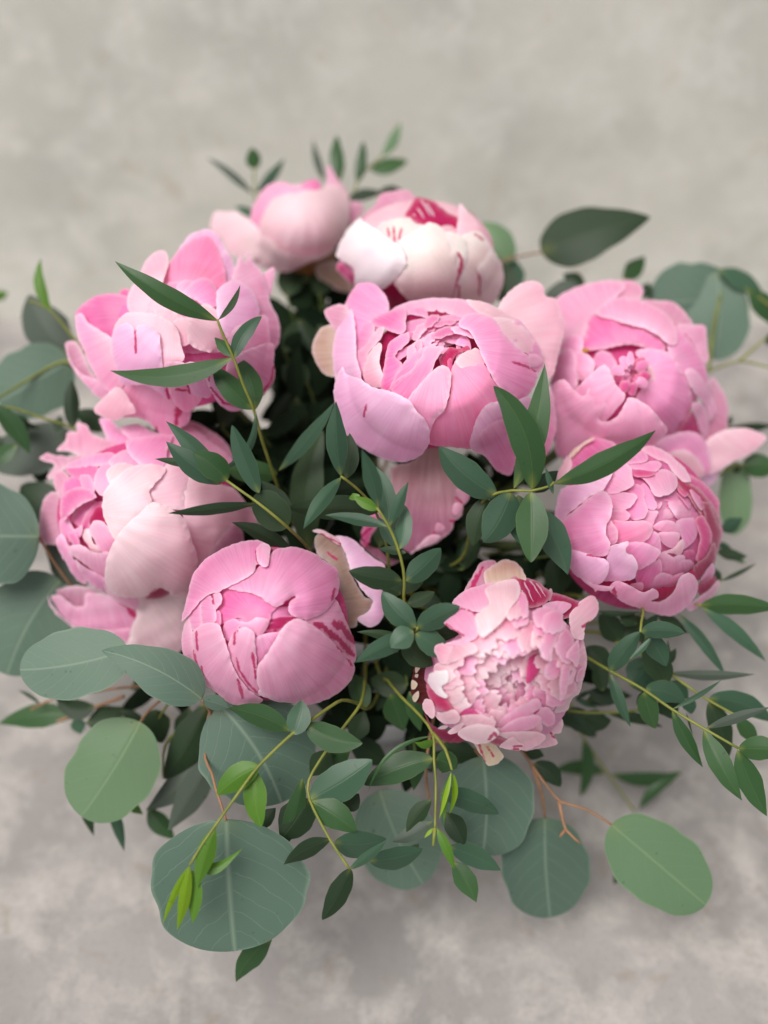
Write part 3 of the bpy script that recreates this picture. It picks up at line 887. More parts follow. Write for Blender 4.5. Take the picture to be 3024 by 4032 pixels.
f('pl', "88,810 180,738 242,800 322,862 372,800 460,778 542,840 548,900 440,1030 520,1042 602,960 645,878 702,880 802,940 872,1020 934,1112 862,1190 782,1250 600,1290 400,1300 210,1330 120,1260 125,1000", k=.8, off=14, edge=.5)
f('pl', "330,1010 300,1015 210,990 140,975 130,985 220,1005", ruf=2, off=-4, k=.8, tone=1.03)
f.build()

# --- 6: closed globe at the lower left of centre
f = Flower('smooth closed globe-shaped pink peony with crimson edge streaks, resting on the silver-dollar leaves', W6, (820, 795), (338, 325), .508, (700, 720), hz=.80, step=10, rise=8, core='mg', bowl='pk', stem_seed=16, corek=.93)
# loose guard petals at its right
f('gd', "92,910 140,846 250,885 350,955 384,1080 424,1200 484,1330 562,1450 624,1478 624,1550 500,1655 480,1725 400,1730 360,1640 280,1500 280,1280 230,1140 120,1050", w=W4b, k=.25, off=-110, lvl=0, tone=.7, rise=0, st=[(210, 1030, 300, 1100, 16)])
f('lp', "345,965 290,880 400,888 480,930 580,1030 640,1080 745,1150 745,1300 740,1600 702,1682 620,1728 560,1712 488,1652 560,1602 612,1550 632,1490 582,1440 500,1330 430,1200 390,1080", w=W4b, k=.25, off=-98, lvl=0, tone=.9, rise=0, bulge=10)
f('pp', "72,832 120,812 200,838 280,885 364,950 330,965 250,925 180,875", w=W4b, k=.25, off=-96, lvl=0, tone=.95, rise=0, st=[(150, 860, 340, 955, 10)])
f('cm', "780,90 880,120 900,150 820,230", off=-10)
f('pl', "1150,760 1390,570 1452,600 1532,780 1602,950 1600,1150 1400,980", st=[(1420, 790, 1500, 830, 90), (1500, 840, 1595, 960, 70), (1240, 795, 1340, 830, 60), (1340, 850, 1470, 950, 70), (1470, 950, 1590, 1080, 60)])
f('pk', "350,690 430,480 560,470 700,520 900,640 1010,650 1020,720 1090,745 980,870 760,920 600,880 430,800", off=-6, st=[(830, 770, 1080, 745, 40), (830, 830, 1000, 790, 80), (780, 880, 900, 870, 30)], edge=.1)
f('ps', "395,800 370,690 395,590 440,490 520,470 700,515 800,580 905,640 850,700 835,765 640,785 560,745 480,760", edge=.3)
f('pl', "555,825 552,775 640,778 720,738 832,765 802,850 732,914 690,865 600,835")
f('pk', "420,800 500,750 558,780 548,850 512,880 470,960 425,920")
f('pk', "690,960 740,900 930,875 900,960 770,1130 735,1210 700,1090", edge=.4, st=[(690, 1070, 705, 1200, 20)])
f('pl', "452,1000 500,880 560,838 612,826 692,876 702,960 715,1100 725,1280 750,1450 640,1390 540,1270 478,1130", st=[(530, 1110, 560, 1220, 22), (560, 1220, 640, 1340, 26), (640, 1340, 730, 1430, 22), (675, 1060, 692, 1150, 30), (692, 1150, 708, 1290, 18), (515, 890, 540, 860, 22), (515, 900, 515, 980, 8)])
f('pl', "34,1000 60,800 112,735 134,860 145,1000 200,1220 100,1200")
f('pk', "95,730 200,605 220,700 222,800 165,870 130,850", edge=.7)
f('pk', "205,610 258,538 312,548 344,660 344,770 290,805 222,806", edge=.7)
f('pl', "295,556 370,506 404,560 388,620 340,664", st=[(310, 540, 322, 620, 22)])
f('ps', "338,690 382,684 394,760 386,810 335,800")
f('pl', "128,890 190,820 290,788 375,808 412,900 462,1060 522,1230 640,1390 770,1495 620,1542 480,1522 300,1385 140,1295 88,1180 130,1100 140,1000", st=[(166, 870, 178, 1040, 14), (140, 1040, 190, 1230, 12), (545, 1300, 590, 1470, 36), (215, 1190, 232, 1270, 8)], edge=.5, tone=.99)
f('pl', "730,1430 760,1380 1000,1400 1240,1480 1200,1532 1090,1538 1050,1512 900,1505", edge=.6)
f('pl', "716,1300 730,1180 820,1050 920,880 1000,780 1092,752 1200,800 1340,900 1500,1050 1592,1150 1604,1230 1542,1352 1432,1442 1300,1507 1200,1528 1080,1518 920,1500 800,1442 740,1382", dome=10, edge=.5, st=[(1440, 1000, 1500, 1060, 8), (1540, 1110, 1580, 1180, 6)])
f('pk', "450,468 560,405 640,368 730,285 820,195 880,128 960,108 1080,103 1220,148 1340,230 1432,290 1468,400 1452,520 1422,575 1342,685 1180,755 1080,742 1005,690 1018,600 1070,548 960,612 900,648 820,612 740,552 660,518 560,505", dome=12, edge=.5, st=[(965, 610, 1060, 555, 18), (1420, 480, 1400, 580, 14)])
f('pk', "36,776 58,660 130,380 220,240 340,150 460,90 600,48 720,38 822,78 838,110 822,200 816,272 770,276 722,262 692,322 622,382 500,442 402,492 372,512 290,532 212,582 150,662", dome=10, edge=.6, st=[(712, 140, 728, 250, 12)])
f('pl', "700,120 760,68 832,88 834,180 818,272 780,284 742,256 716,205", bulge=9)
f.build()

# --- 7: big pale peony facing left
f = Flower('big pale pink peony facing sideways with a magenta frilled centre, beside the round leaves', W7, (830, 730), (395, 325), .562, (380, 720), hz=.68, crater=(350, 700, 300, 60), step=9, rise=10, core='mg', bowl='pp', stem_seed=17, corek=.9)
f('du', "1000,140 1060,90 1150,36 1300,100 1402,180 1458,280 1445,380 1250,400 1100,300", k=.8, off=-12)
f('pk', "480,15 560,28 622,88 720,140 700,260 560,250 515,140", k=.6, off=-40, tone=.95)
f('du', "156,250 220,180 238,118 308,108 305,46 382,68 422,130 540,170 670,200 720,320 560,320 400,320 250,260", k=.6, off=-40)
f('du', "26,315 80,272 170,290 300,290 440,260 610,240 600,360 380,380 260,370 190,410 110,466 86,440 140,360", k=.55, off=-44, tone=.92)
f('pk', "630,85 760,56 860,110 1010,150 980,270 800,240 700,170", k=.7, off=-16)
f('du', "18,925 28,760 60,620 130,556 200,600 220,760 200,940 80,950", k=.5, off=-40)
f('du', "128,440 180,396 235,430 270,500 230,640 160,570", k=.6, off=-25)
f('pl', "960,300 1000,150 1080,100 1172,86 1292,180 1455,310 1440,390 1300,460 1100,400 950,360", off=-4)
f('pk', "226,370 300,320 400,288 560,265 620,320 460,370 300,390", ruf=8)
f('pl', "540,330 660,248 770,285 750,390 600,390", ruf=8)
f('pk', "670,200 700,165 1005,135 975,260 960,350 890,390 780,360 695,280")
f('ps', "220,380 440,345 470,450 340,480 260,440", ruf=8)
f('mg', "170,700 200,560 330,470 520,520 560,700 520,850 400,900 260,900 190,820", lvl=1, off=-10, edge=0, tone=.9)
f('ps', "205,490 330,428 410,470 370,570 225,600", ruf=7, deep=.0)
f('pk', "330,440 400,440 440,520 420,600 360,560", ruf=6)
f('ps', "178,710 200,585 300,528 400,538 450,600 345,650 262,722 200,775", ruf=8, edge=.6)
f('ps', "265,770 330,670 420,615 465,655 405,740 335,815", ruf=8, edge=.6)
f('dp', "335,830 370,720 450,640 505,640 485,730 415,775 395,840", ruf=8, edge=.6)
f('cm', "400,790 455,680 520,690 520,820 460,840", edge=.1)
f('pk', "178,770 240,760 290,840 345,800 335,890 265,900 250,980 195,910", ruf=9)
f('pl', "430,480 480,368 560,352 570,470 550,575 470,580")
f('vp', "525,430 560,368 650,340 730,370 650,460 570,520")
f('pk', "155,910 200,870 245,960 275,1040 335,1120 375,1245 300,1205 230,1095 165,985", ruf=7)
f('ps', "240,860 300,870 330,950 280,960", ruf=6)
f('pl', "395,850 430,775 505,785 565,860 600,930 570,1010 480,1000 430,910", ruf=6, edge=.6)
f('vp', "335,850 400,836 425,930 490,990 465,1040 385,955", ruf=6)
f('pl', "245,965 330,950 440,1010 545,1010 530,1110 520,1215 380,1110 255,1015", ruf=6)
f('pk', "290,1060 370,1120 515,1200 540,1290 600,1340 440,1275 350,1185", ruf=6)
f('pl', "500,1230 560,1300 760,1345 760,1430 660,1400 540,1320", off=-6)
f('pp', "1085,640 1125,480 1160,410 1280,470 1380,505 1480,540 1560,640 1630,720 1640,810 1530,820 1462,815 1340,940 1290,1040 1210,1120 1170,960 1110,790", tone=.97)
f('du', "1250,1060 1400,870 1492,795 1538,860 1540,940 1400,1000 1270,1080", off=-6)
f('pp', "832,600 850,535 900,455 940,365 1050,328 1160,375 1150,480 1105,600 1110,690 960,680 860,650", edge=.6)
f('vp', "496,650 510,556 580,466 700,374 880,354 970,395 885,500 845,560 865,650 750,750 685,830 595,920 528,800 498,700", edge=.5)
f('cm', "820,1350 880,1270 930,1255 1000,1310 920,1350", off=-4)
f('vp', "515,1235 528,1060 600,895 680,795 760,725 872,638 1000,678 1102,760 1162,920 1204,1060 1184,1180 1134,1345 1050,1342 970,1288 920,1275 845,1325 700,1345 575,1315", dome=16, edge=.5, st=[(850, 1315, 890, 1285, 14)])
f('du', "96,1335 180,1278 340,1258 470,1305 400,1400 320,1425 220,1370", k=.3, off=-60, lvl=0, tone=.85)
f('pl', "106,1345 175,1326 240,1370 300,1412 358,1402 372,1320 460,1308 570,1338 700,1400 760,1425 760,1530 700,1600 500,1595 380,1600 260,1540 150,1455", k=.3, off=-46, lvl=0, tone=.97, st=[(610, 1365, 690, 1420, 26), (690, 1430, 745, 1490, 50)])
f('pl', "94,1332 120,1400 220,1510 330,1578 500,1586 720,1580 720,1680 520,1645 340,1605 200,1505 106,1425", k=.3, off=-36, lvl=0, tone=.95)
f('vp', "735,1350 830,1322 960,1308 1040,1338 1130,1350 1130,1450 1110,1600 1105,1700 1022,1785 930,1824 840,1814 760,1765 690,1724 636,1744 690,1655 712,1560 742,1500 752,1400", k=.3, off=-26, lvl=0, tone=.9, dome=10)
f.build()

# --- 8: full ball of shingled petals on the right
f = Flower('full deep pink ball-shaped peony with many overlapping petals, a narrow leaf laid across its top', W8, (800, 860), (338, 345), .548, (1180, 720), hz=.74, crater=(1200, 760, 420, 35), step=6, rise=20, core='mg', bowl='pk', stem_seed=18, corek=.93)
f('pp', "55,370 110,250 165,180 200,270 110,430", k=.8, off=-10)
f('ps', "150,330 200,180 280,100 400,12 520,28 620,85 520,250 300,330", off=-8)
f('tan', "160,195 240,100 390,6 412,20 300,92 205,190", off=0, tone=1.05)
f('dp', "1240,340 1420,415 1530,515 1592,620 1592,740 1624,900 1602,1010 1560,1100 1400,800", off=-10, tone=.95)
f('pl', "840,105 960,86 1100,150 1200,228 1285,330 1325,425 1250,420 1150,330 1080,240 980,205", edge=.6)
f('cm', "1140,290 1300,425 1400,495 1480,575 1582,740 1602,900 1540,1000 1440,800 1320,600 1180,450", edge=.6, off=-2)
f('cm', "1430,620 1500,635 1572,800 1613,920 1560,1090 1490,920", edge=.5)
f('ps', "1290,430 1400,520 1460,640 1420,700 1330,560", edge=.7)
f('cm', "1350,1230 1470,1130 1545,1000 1566,1090 1545,1220 1482,1320 1360,1360", edge=.5)
f('mg', "1360,790 1430,745 1512,880 1524,1010 1492,1120 1420,1210 1370,1160 1410,950", edge=.6)
f('pk', "1402,1390 1460,1280 1532,1195 1545,1290 1482,1380", edge=.6)
f('cm', "1370,1420 1480,1360 1560,1320 1540,1420 1420,1500", edge=.2)
f('pl', "1280,1600 1400,1520 1500,1445 1592,1352 1596,1400 1545,1495 1420,1598 1310,1650", edge=.5)
f('ps', "470,500 700,150 1000,200 1300,450 1440,800 1410,1120 1260,1370 900,1460 560,1330", lvl=1, off=-4, edge=0, tone=.92)
e8 = """ps 1180,520 1260,520 1320,590 1310,680 1240,600
mg 1190,480 1250,440 1310,530 1260,570
pk 660,260 760,180 862,126 915,180 905,232 820,250
pk 715,262 900,238 1000,226 1045,262 1022,312 940,340 850,312 760,305
mg 750,330 850,300 980,330 960,370 800,380
pl 755,345 900,318 1080,306 1165,350 1196,430 1172,505 1120,545 980,560 925,450 835,380
ps 1000,560 1120,550 1210,580 1180,610 1060,605
mg 1050,610 1120,605 1140,660 1060,670
pl 1108,620 1220,585 1315,650 1334,730 1292,796 1200,785 1140,700
pk 1185,800 1335,768 1396,830 1374,955 1322,1015 1245,1065 1235,950
pl 965,840 1000,700 1060,668 1132,690 1165,750 1112,782 1040,805
pl 1000,600 1040,598 1050,640 1010,690 970,680
pk 815,465 880,436 952,520 985,600 1004,652 970,695 885,645 865,530
pl 835,800 920,688 1000,698 1014,722 974,800 950,862
pl 962,845 1100,788 1200,828 1238,890 1204,962 1055,905
pl 1012,915 1160,898 1214,920 1204,1012 1150,1055 1055,1005
pp 1060,1090 1160,1050 1242,968 1264,1040 1222,1114 1160,1108
dp 1255,1090 1340,1068 1364,1120 1330,1174 1266,1152
pk 1220,1180 1330,1168 1355,1232 1250,1295 1170,1330
pl 1040,1270 1190,1120 1264,1130 1244,1232 1182,1294 1085,1318
pk 870,1010 950,896 1000,908 1034,970 1034,1075 955,1045
pl 1010,1160 1060,1088 1142,1130 1184,1190 1142,1244 1055,1266
pk 1070,1400 1160,1316 1255,1285 1185,1405 1075,1480
pk 930,1440 968,1350 1040,1288 1144,1308 1134,1352 1062,1415 975,1450
ps 790,1310 820,1250 940,1198 1034,1165 1046,1290 982,1345 938,1440 850,1440
pk 690,630 715,540 800,448 872,488 894,620 920,702 872,775 775,785 712,705
pl 480,515 585,380 585,280 650,238 744,278 774,380 790,452 722,495 600,538
pl 535,545 640,528 720,526 815,560 792,622 722,685 600,695
pl 548,705 620,688 702,693 750,740 722,784 650,806 550,795
sa 565,795 700,800 880,788 950,828 956,912 922,964 840,1006 720,1006 610,995 620,900
pk 700,1085 728,1008 870,998 972,1038 1036,1080 1002,1152 940,1206 825,1258 790,1185"""
for ln in e8.split('\n'):
    c_, p_ = ln.split(' ', 1)
    f(c_, p_, edge=.45, ruf=3)
f('pl', "512,905 548,786 604,840 634,910 622,995 565,1020", edge=.5)
f('lp', "36,760 50,640 80,520 125,475 300,430 500,340 584,296 584,352 532,442 482,515 372,565 242,665 132,765 68,845", edge=.5)
f('pk', "56,870 130,768 250,668 370,568 492,508 564,580 580,650 564,760 524,850 524,930 560,1012 544,1092 502,1135 300,1108 128,1058 76,960", edge=.5, dome=12)
f('lp', "530,1140 550,1040 620,1018 722,988 734,1020 704,1060 714,1098 770,1125 814,1190 814,1282 762,1355 600,1366 490,1358 520,1250", edge=.5)
f('lp', "126,1050 250,1078 420,1128 522,1168 549,1230 524,1322 450,1395 300,1354 188,1262 158,1150", edge=.5, dome=10, st=[(345, 1118, 480, 1138, 9)])
f('cm', "440,1390 500,1350 600,1362 700,1350 880,1440 1000,1435 1060,1425 1180,1400 1330,1262 1390,1350 1300,1500 900,1560 600,1490", off=-5, edge=0, tone=1.1)
f('pl', "280,1338 400,1390 560,1418 606,1400 564,1456 420,1446", edge=.5)
f('pl', "400,1410 440,1420 440,1445 418,1470", off=-8)
f('pl', "735,1405 860,1378 876,1430 840,1465")
f('pl', "545,1445 600,1368 680,1378 800,1440 880,1468 960,1438 1014,1468 1014,1522 940,1552 1040,1562 1150,1472 1230,1320 1312,1288 1374,1340 1394,1430 1332,1562 1240,1645 1130,1694 980,1672 800,1612 660,1552", edge=.5, st=[(590, 1440, 610, 1520, 50)])
f.build()

# --- 9: pale ruffled peony at the bottom
f = Flower('pale pink peony packed with small ruffled petals and crimson flecks, above the silver-dollar leaf', W9, (800, 930), (310, 318), .502, (900, 1120), hz=.72, crater=(880, 1100, 520, 12), step=5, rise=12, core='ps', bowl='du', stem_seed=19, corek=.92)
f('du', "485,330 560,180 620,78 720,52 780,110 800,300 600,380", k=.7, off=-30, st=[(560, 290, 640, 110, 22), (520, 320, 590, 180, 18)], tone=.8)
f('gd', "735,90 830,46 920,78 984,150 1004,215 900,260 760,250 680,280 650,160", k=.7, off=-25, tone=1.05)
f('cm', "1200,335 1300,345 1400,380 1460,410 1400,520 1250,540", off=-14, tone=.9)
f('du', "1210,290 1225,330 1200,400 1185,330", off=-10)
f('cm', "920,430 945,300 890,215 810,180 1000,202 1110,238 1204,330 1194,390 1085,450 980,450", off=-4, edge=.5, tone=1.15)
for (xa, ya, xb, yb) in [(985, 230, 1060, 400), (1040, 225, 1130, 370), (1090, 250, 1170, 360), (960, 280, 990, 400)]:
    f('du', [(xa - 6, ya), (xa + 8, ya), ((xa + xb) / 2 + 7, (ya + yb) / 2), (xb + 2, yb), (xb - 3, yb), ((xa + xb) / 2 - 6, (ya + yb) / 2)], off=-4, wob=3, tone=.95)
f('pp', "1370,500 1440,420 1500,368 1570,352 1608,410 1604,500 1562,555 1500,600 1480,720 1400,700 1365,580", k=.8, off=6, st=[(1480, 610, 1580, 565, 40), (1490, 650, 1590, 635, 12), (1400, 440, 1450, 425, 26)])
f('pl', "1140,430 1280,398 1384,430 1310,500 1200,510")
f('pp', "1410,980 1440,800 1470,710 1504,800 1514,900 1494,1020 1444,1175 1394,1210 1344,1310 1240,1330 1310,1200", off=-4, tone=.93)
f('pp', "1180,1380 1230,1340 1304,1390 1294,1500 1240,1515 1265,1590 1150,1625 980,1645 1060,1500", k=.5, off=-30, tone=.85, st=[(1190, 1480, 1240, 1540, 14)])
f('br', "40,1150 56,1000 96,928 230,930 230,1100 180,1260 70,1236", k=.7, off=-20, edge=0, wob=3)
for q in ["72,972 92,922 118,948 82,1002", "76,1010 100,1010 92,1040 70,1030", "42,1132 48,1058 92,1088 72,1134", "48,1202 100,1150 104,1200 72,1244"]:
    f('tan', q, k=.7, off=-14, wob=1)
f('cm', "150,1340 240,1450 520,1520 510,1560 400,1585 290,1552 210,1480", off=-16, edge=.1, tone=.7)
f('tan', "560,1560 690,1550 780,1640 814,1700 762,1762 680,1774 636,1700", k=.4, off=-40, tone=.95, st=[(610, 1600, 660, 1740, 10), (680, 1620, 730, 1700, 7)], ruf=8)
f('pl', "180,900 400,600 700,380 1100,430 1400,640 1490,900 1320,1350 1100,1560 700,1560 300,1420 160,1180", lvl=1, off=-6, edge=0, tone=.9)
r9 = np.random.default_rng(31)
rosette(f, (900, 1120), np.arange(60, 900, 74), 150, (125, 185), (74, 118), ['pp', 'pp', 'vp', 'pl', 'pl'], r9,
        lambda c, rho: not (rho > .90 or (c[1] < 760 and c[0] < 560) or c[1] < 430 or (c[1] < 640 and c[0] < 830)),
        C=np.array([800., 930.]), R=np.array([640., 660.]), edge=.6, ruf=7, wob=3.0, deep=.35, deepc='dp')
for q in ["1030,870 1090,840 1130,850 1120,960 1060,1060 1010,1090 1005,1000", "1080,1240 1130,1220 1110,1320 1050,1400 1060,1320"]:
    f('mg', q, off=-2, edge=.1)
for q in ["1110,800 1180,640 1260,610 1300,640 1240,760 1210,900 1150,880", "1250,800 1280,700 1330,620 1390,680 1410,800 1370,920 1300,900", "1330,860 1400,760 1440,720 1450,830 1430,950 1380,900",
          "1160,960 1210,890 1300,900 1280,1010 1220,1060 1160,1030", "1290,1000 1340,900 1380,960 1340,1150 1290,1240", "1350,1100 1400,950 1420,980 1390,1080", "1420,1040 1450,970 1490,960 1470,1050 1430,1080"]:
    f('pl', q, edge=.7, ruf=6, wob=3, deep=.4)
f('pl', "380,420 480,318 600,268 725,246 720,330 694,435 600,485 510,470", edge=.5, tone=1.0)
f('pl', "315,575 440,445 545,480 590,540 590,600 610,670 545,730 440,765 325,755 475,695", edge=.4, st=[(330, 590, 480, 690, 14), (450, 455, 595, 490, 20), (560, 490, 590, 540, 20)])
f('vp', "575,525 640,462 694,420 655,300 720,258 800,228 920,216 954,290 934,380 872,455 822,545 762,615 645,700 600,665 590,600", edge=.6, dome=8)
f('pp', "330,900 360,790 460,750 560,750 600,810 480,870 350,920", edge=.5)
f('mg', "380,1290 520,1290 600,1340 540,1370 430,1350", off=-3, edge=.1)
f('pp', "430,1370 600,1345 745,1398 735,1455 600,1445 470,1435", edge=.6)
f('cm', "170,1090 250,1160 335,1215 380,1320 280,1310 195,1215", off=-3, edge=.3, tone=1.3)
f('wh', "182,1022 230,988 334,976 355,1030 342,1080 290,1118 344,1188 332,1214 250,1172 186,1092", edge=.4, tone=.97)
f('pp', "226,1322 300,1330 402,1308 446,1350 434,1415 340,1425 265,1385", edge=.6)
f('pp', "134,1265 158,1218 212,1228 240,1330 222,1384 158,1335", edge=.6)
f('pp', "345,1495 430,1430 484,1418 444,1484 370,1515", edge=.6)
f('pp', "262,1465 300,1440 350,1445 320,1470", edge=.6)
f('pl', "730,1480 800,1380 900,1305 1000,1248 1105,1216 1126,1280 1044,1345 880,1420", edge=.6, deep=.3)
f('pp', "775,1510 860,1490 980,1490 1110,1495 1166,1540 1104,1605 980,1648 890,1580", edge=.6)
f('pl', "750,1505 850,1420 960,1368 1100,1354 1136,1390 1054,1465 920,1508 800,1535", edge=.6, deep=.3)
f('pp', "780,1620 840,1560 900,1536 934,1570 984,1602 944,1650", st=[(900, 1615, 970, 1610, 22), (880, 1640, 940, 1640, 14)])
f('vp', "434,1515 500,1448 620,1426 740,1456 778,1512 690,1580 560,1588", edge=.5, st=[(690, 1560, 730, 1500, 30), (740, 1500, 770, 1550, 18)])
f('cm', "700,1580 760,1540 830,1560 800,1615 740,1600", off=-3)
f.build()

# ------------------------------------------------------------------ eucalyptus branches
L1 = Win(0, 980, 500, 1084); L2 = Win(0, 1850, 900, 1327); L3 = Win(600, 2650, 900, 1593); L4 = Win(1200, 2700, 900)
L5 = Win(2000, 2700, 1024); L6 = Win(2200, 2250, 824); L7 = Win(1850, 780, 1174); L8 = Win(780, 460, 900)
L9 = Win(600, 1560, 800); L10 = Win(1700, 1400, 940); L11 = Win(1300, 2000, 600); L12 = Win(2700, 1400, 324, 717)
S0 = Win(0, 0, 1659)
lr = random.Random(5)


def profile(t, shape):
    if shape == 'r':                      # nearly round, small notch at the base
        return math.sqrt(max(0, 1 - abs(2 * t - 1) ** 2.3)) if 0 < t < 1 else 0
    if shape == 'o':
        return math.sin(math.pi * t ** .85) ** .72 if 0 < t < 1 else 0
    if shape == 'e':                      # egg: broad near the base, pointed tip
        return (math.sin(math.pi * t ** .62) ** .8) if 0 < t < 1 else 0
    return math.sin(math.pi * t ** .88) ** .95 if 0 < t < 1 else 0


def leaf(parent, win, spec, d_at):
    bx, by, tx, ty, w, bend, kind = spec[:7]
    o = spec[7] if len(spec) > 7 else {}
    shape = o.get('s', 'l')
    A = win.p((bx, by)); B = win.p((tx, ty)); wd = w / win.k / 2
    L = np.linalg.norm(B - A)
    n = np.array([-(B - A)[1], (B - A)[0]]) / L
    Cc = (A + B) / 2 + n * bend * L * 2
    d0 = o.get('d', d_at(A)); d1 = d0 + o.get('dd', lr.uniform(-.004, .012) * min(1, L / 250))
    roll = o.get('roll', lr.uniform(-.55, .55))
    fold = o.get('fold', .22 if shape in 'lo' else .10)
    arch = o.get('arch', lr.uniform(.02, .09))
    nv, nu = (40, 16) if L > 330 else ((26, 12) if L > 220 else (18, 8))
    sd = lr.uniform(0, 99)
    P, Dp, uv = [], [], []
    for j in range(nv + 1):
        t = .5 - .5 * math.cos(math.pi * (j / nv)) if shape in 'rec' else (j / nv) * .6 + .4 * (.5 - .5 * math.cos(math.pi * j / nv))
        c = A * (1 - t) ** 2 + Cc * 2 * t * (1 - t) + B * t * t
        tg = (Cc - A) * (1 - t) + (B - Cc) * t
        tg = tg / (np.linalg.norm(tg) + 1e-9)
        nn = np.array([-tg[1], tg[0]])
        pw = profile(t, shape) * wd
        pw = max(pw, wd * .012)
        for i in range(nu + 1):
            q = -1 + 2 * i / nu
            wave = 1 + .035 * math.sin(9 * t + sd + q) + .02 * math.sin(23 * t + sd * 2 * (1 if q > 0 else -1))
            off = q * pw * wave
            P.append(c + nn * off)
            hh = roll * off - fold * abs(off) + arch * L * 4 * t * (1 - t) + .03 * wd * math.sin(7 * t + sd) * q
            Dp.append(d0 + (d1 - d0) * t - hh * d0 / FPX)
            uv.append((q * (.15 + .85 * min(1, pw / (wd + 1e-9))) if abs(q) < .99 else q, t))
    P = np.array(P)
    W = wpts(P[:, 0], P[:, 1], np.array(Dp))
    fs = [(j * (nu + 1) + i, j * (nu + 1) + i + 1, (j + 1) * (nu + 1) + i + 1, (j + 1) * (nu + 1) + i) for j in range(nv) for i in range(nu)]
    return link('leaf', make_mesh('leaf', W, fs, uvs=uv), LEAF[kind], parent)


def branch(name, label, win, stems, leaves, mat=None, r=(.00062, .0011), vase=True, group=None, seed=1):
    """stems: polylines tip -> root as (x, y, depth) in window pixels; the first one continues into the vase"""
    mat = mat or M_STEMY
    px_poly, dd = [], []
    lines = []
    for s_ in stems:
        a = np.array(s_, float)
        p = win.p(a[:, :2])
        lines.append((p, a[:, 2]))
        for i in range(len(p) - 1):
            for k in np.linspace(0, 1, 8):
                px_poly.append(p[i] + (p[i + 1] - p[i]) * k); dd.append(a[i, 2] + (a[i + 1, 2] - a[i, 2]) * k)
    px_poly = np.array(px_poly); dd = np.array(dd)

    def d_at(q):
        return float(dd[np.argmin(((px_poly - q) ** 2).sum(1))])
    p, d = lines[0]
    rootp = wpts(p[-1][0], p[-1][1], d[-1])
    t = thing(name, label, 'eucalyptus', (VASE.x, VASE.y, .137) if vase else rootp, group)
    for i, (p, d) in enumerate(lines):
        W3d = wpts(p[:, 0], p[:, 1], d)
        C = catmull(W3d, False, .006)
        if i == 0 and vase:
            dirv = Vector(C[-1]) - Vector(C[-2])
            mid = Vector(C[-1]) + dirv.normalized() * .03 + Vector((0, 0, -.02))
            C = [Vector(q) for q in C] + stem_to_vase(C[-1], seed=seed, mid=mid)[1:]
        tube('stem', C, r[0], r[1], mat, t, sides=6)
    for sp in leaves:
        leaf(t, sp[7].get('w', win) if len(sp) > 7 else win, sp, d_at)
    return t


D = dict
# over the upper-left peony
branch('willow_eucalyptus', 'narrow-leaved eucalyptus sprig whose long green leaves cross the loose pink peony', W3,
       [[(1160, 712, .498), (1205, 830, .500), (1278, 990, .503), (1350, 1190, .508), (1432, 1385, .515), (1490, 1600, .525), (1575, 1850, .54), (1640, 2050, .56)]],
       [(1165, 722, 400, 280, 158, -.035, 'green', D(dd=-.012, roll=.2)), (1168, 715, 1330, 458, 52, .08, 'dark', D(roll=.6)),
        (1278, 992, 366, 1092, 160, -.10, 'green', D(roll=-.25)), (1285, 998, 1492, 690, 120, -.10, 'teal', D(s='o', roll=.5)),
        (1278, 990, 1140, 845, 90, .0, 'green', D(dd=.006)),
        (1432, 1380, 1122, 1040, 175, -.05, 'green', D(dd=-.003)), (1440, 1385, 1290, 985, 165, .10, 'green', D(roll=-.5)),
        (840, 118, 505, 622, 62, -.20, 'teal', D(w=L9, roll=.6)), (1030, 608, 1490, 45, 120, .03, 'teal', D(w=L9, dd=-.02, roll=.3)),
        (1022, 632, 590, 585, 195, -.02, 'green', D(w=L9, s='o'))], seed=21)
# in front of the sideways peony
branch('willow_eucalyptus', 'short eucalyptus sprig with broad dark leaves reaching over the sideways pale peony', L9,
       [[(605, 688, .492), (720, 770, .49), (850, 862, .489), (1000, 980, .49), (1095, 1062, .494), (1210, 1170, .51), (1310, 1290, .53)]],
       [(612, 690, 332, 465, 215, .06, 'green', D(s='o', dd=-.004)), (560, 700, 112, 205, 150, .03, 'teal', D(dd=-.004, d=.500)),
        (560, 720, 112, 370, 190, -.03, 'teal', D(d=.498)), (390, 580, 20, 512, 70, .02, 'dark', D(d=.497)),
        (845, 875, 128, 956, 95, -.01, 'dark', D(dd=-.01, roll=.4)), (872, 790, 650, 235, 165, -.02, 'teal', D(s='o', dd=-.008, roll=-.2)),
        (1105, 1068, 862, 782, 275, -.04, 'dark', D(s='r', dd=-.004, roll=.2)), (1150, 1300, 648, 1030, 140, .06, 'dark', D(d=.512)),
        (1100, 1040, 890, 690, 190, .05, 'dark', D(d=.52))], seed=22)
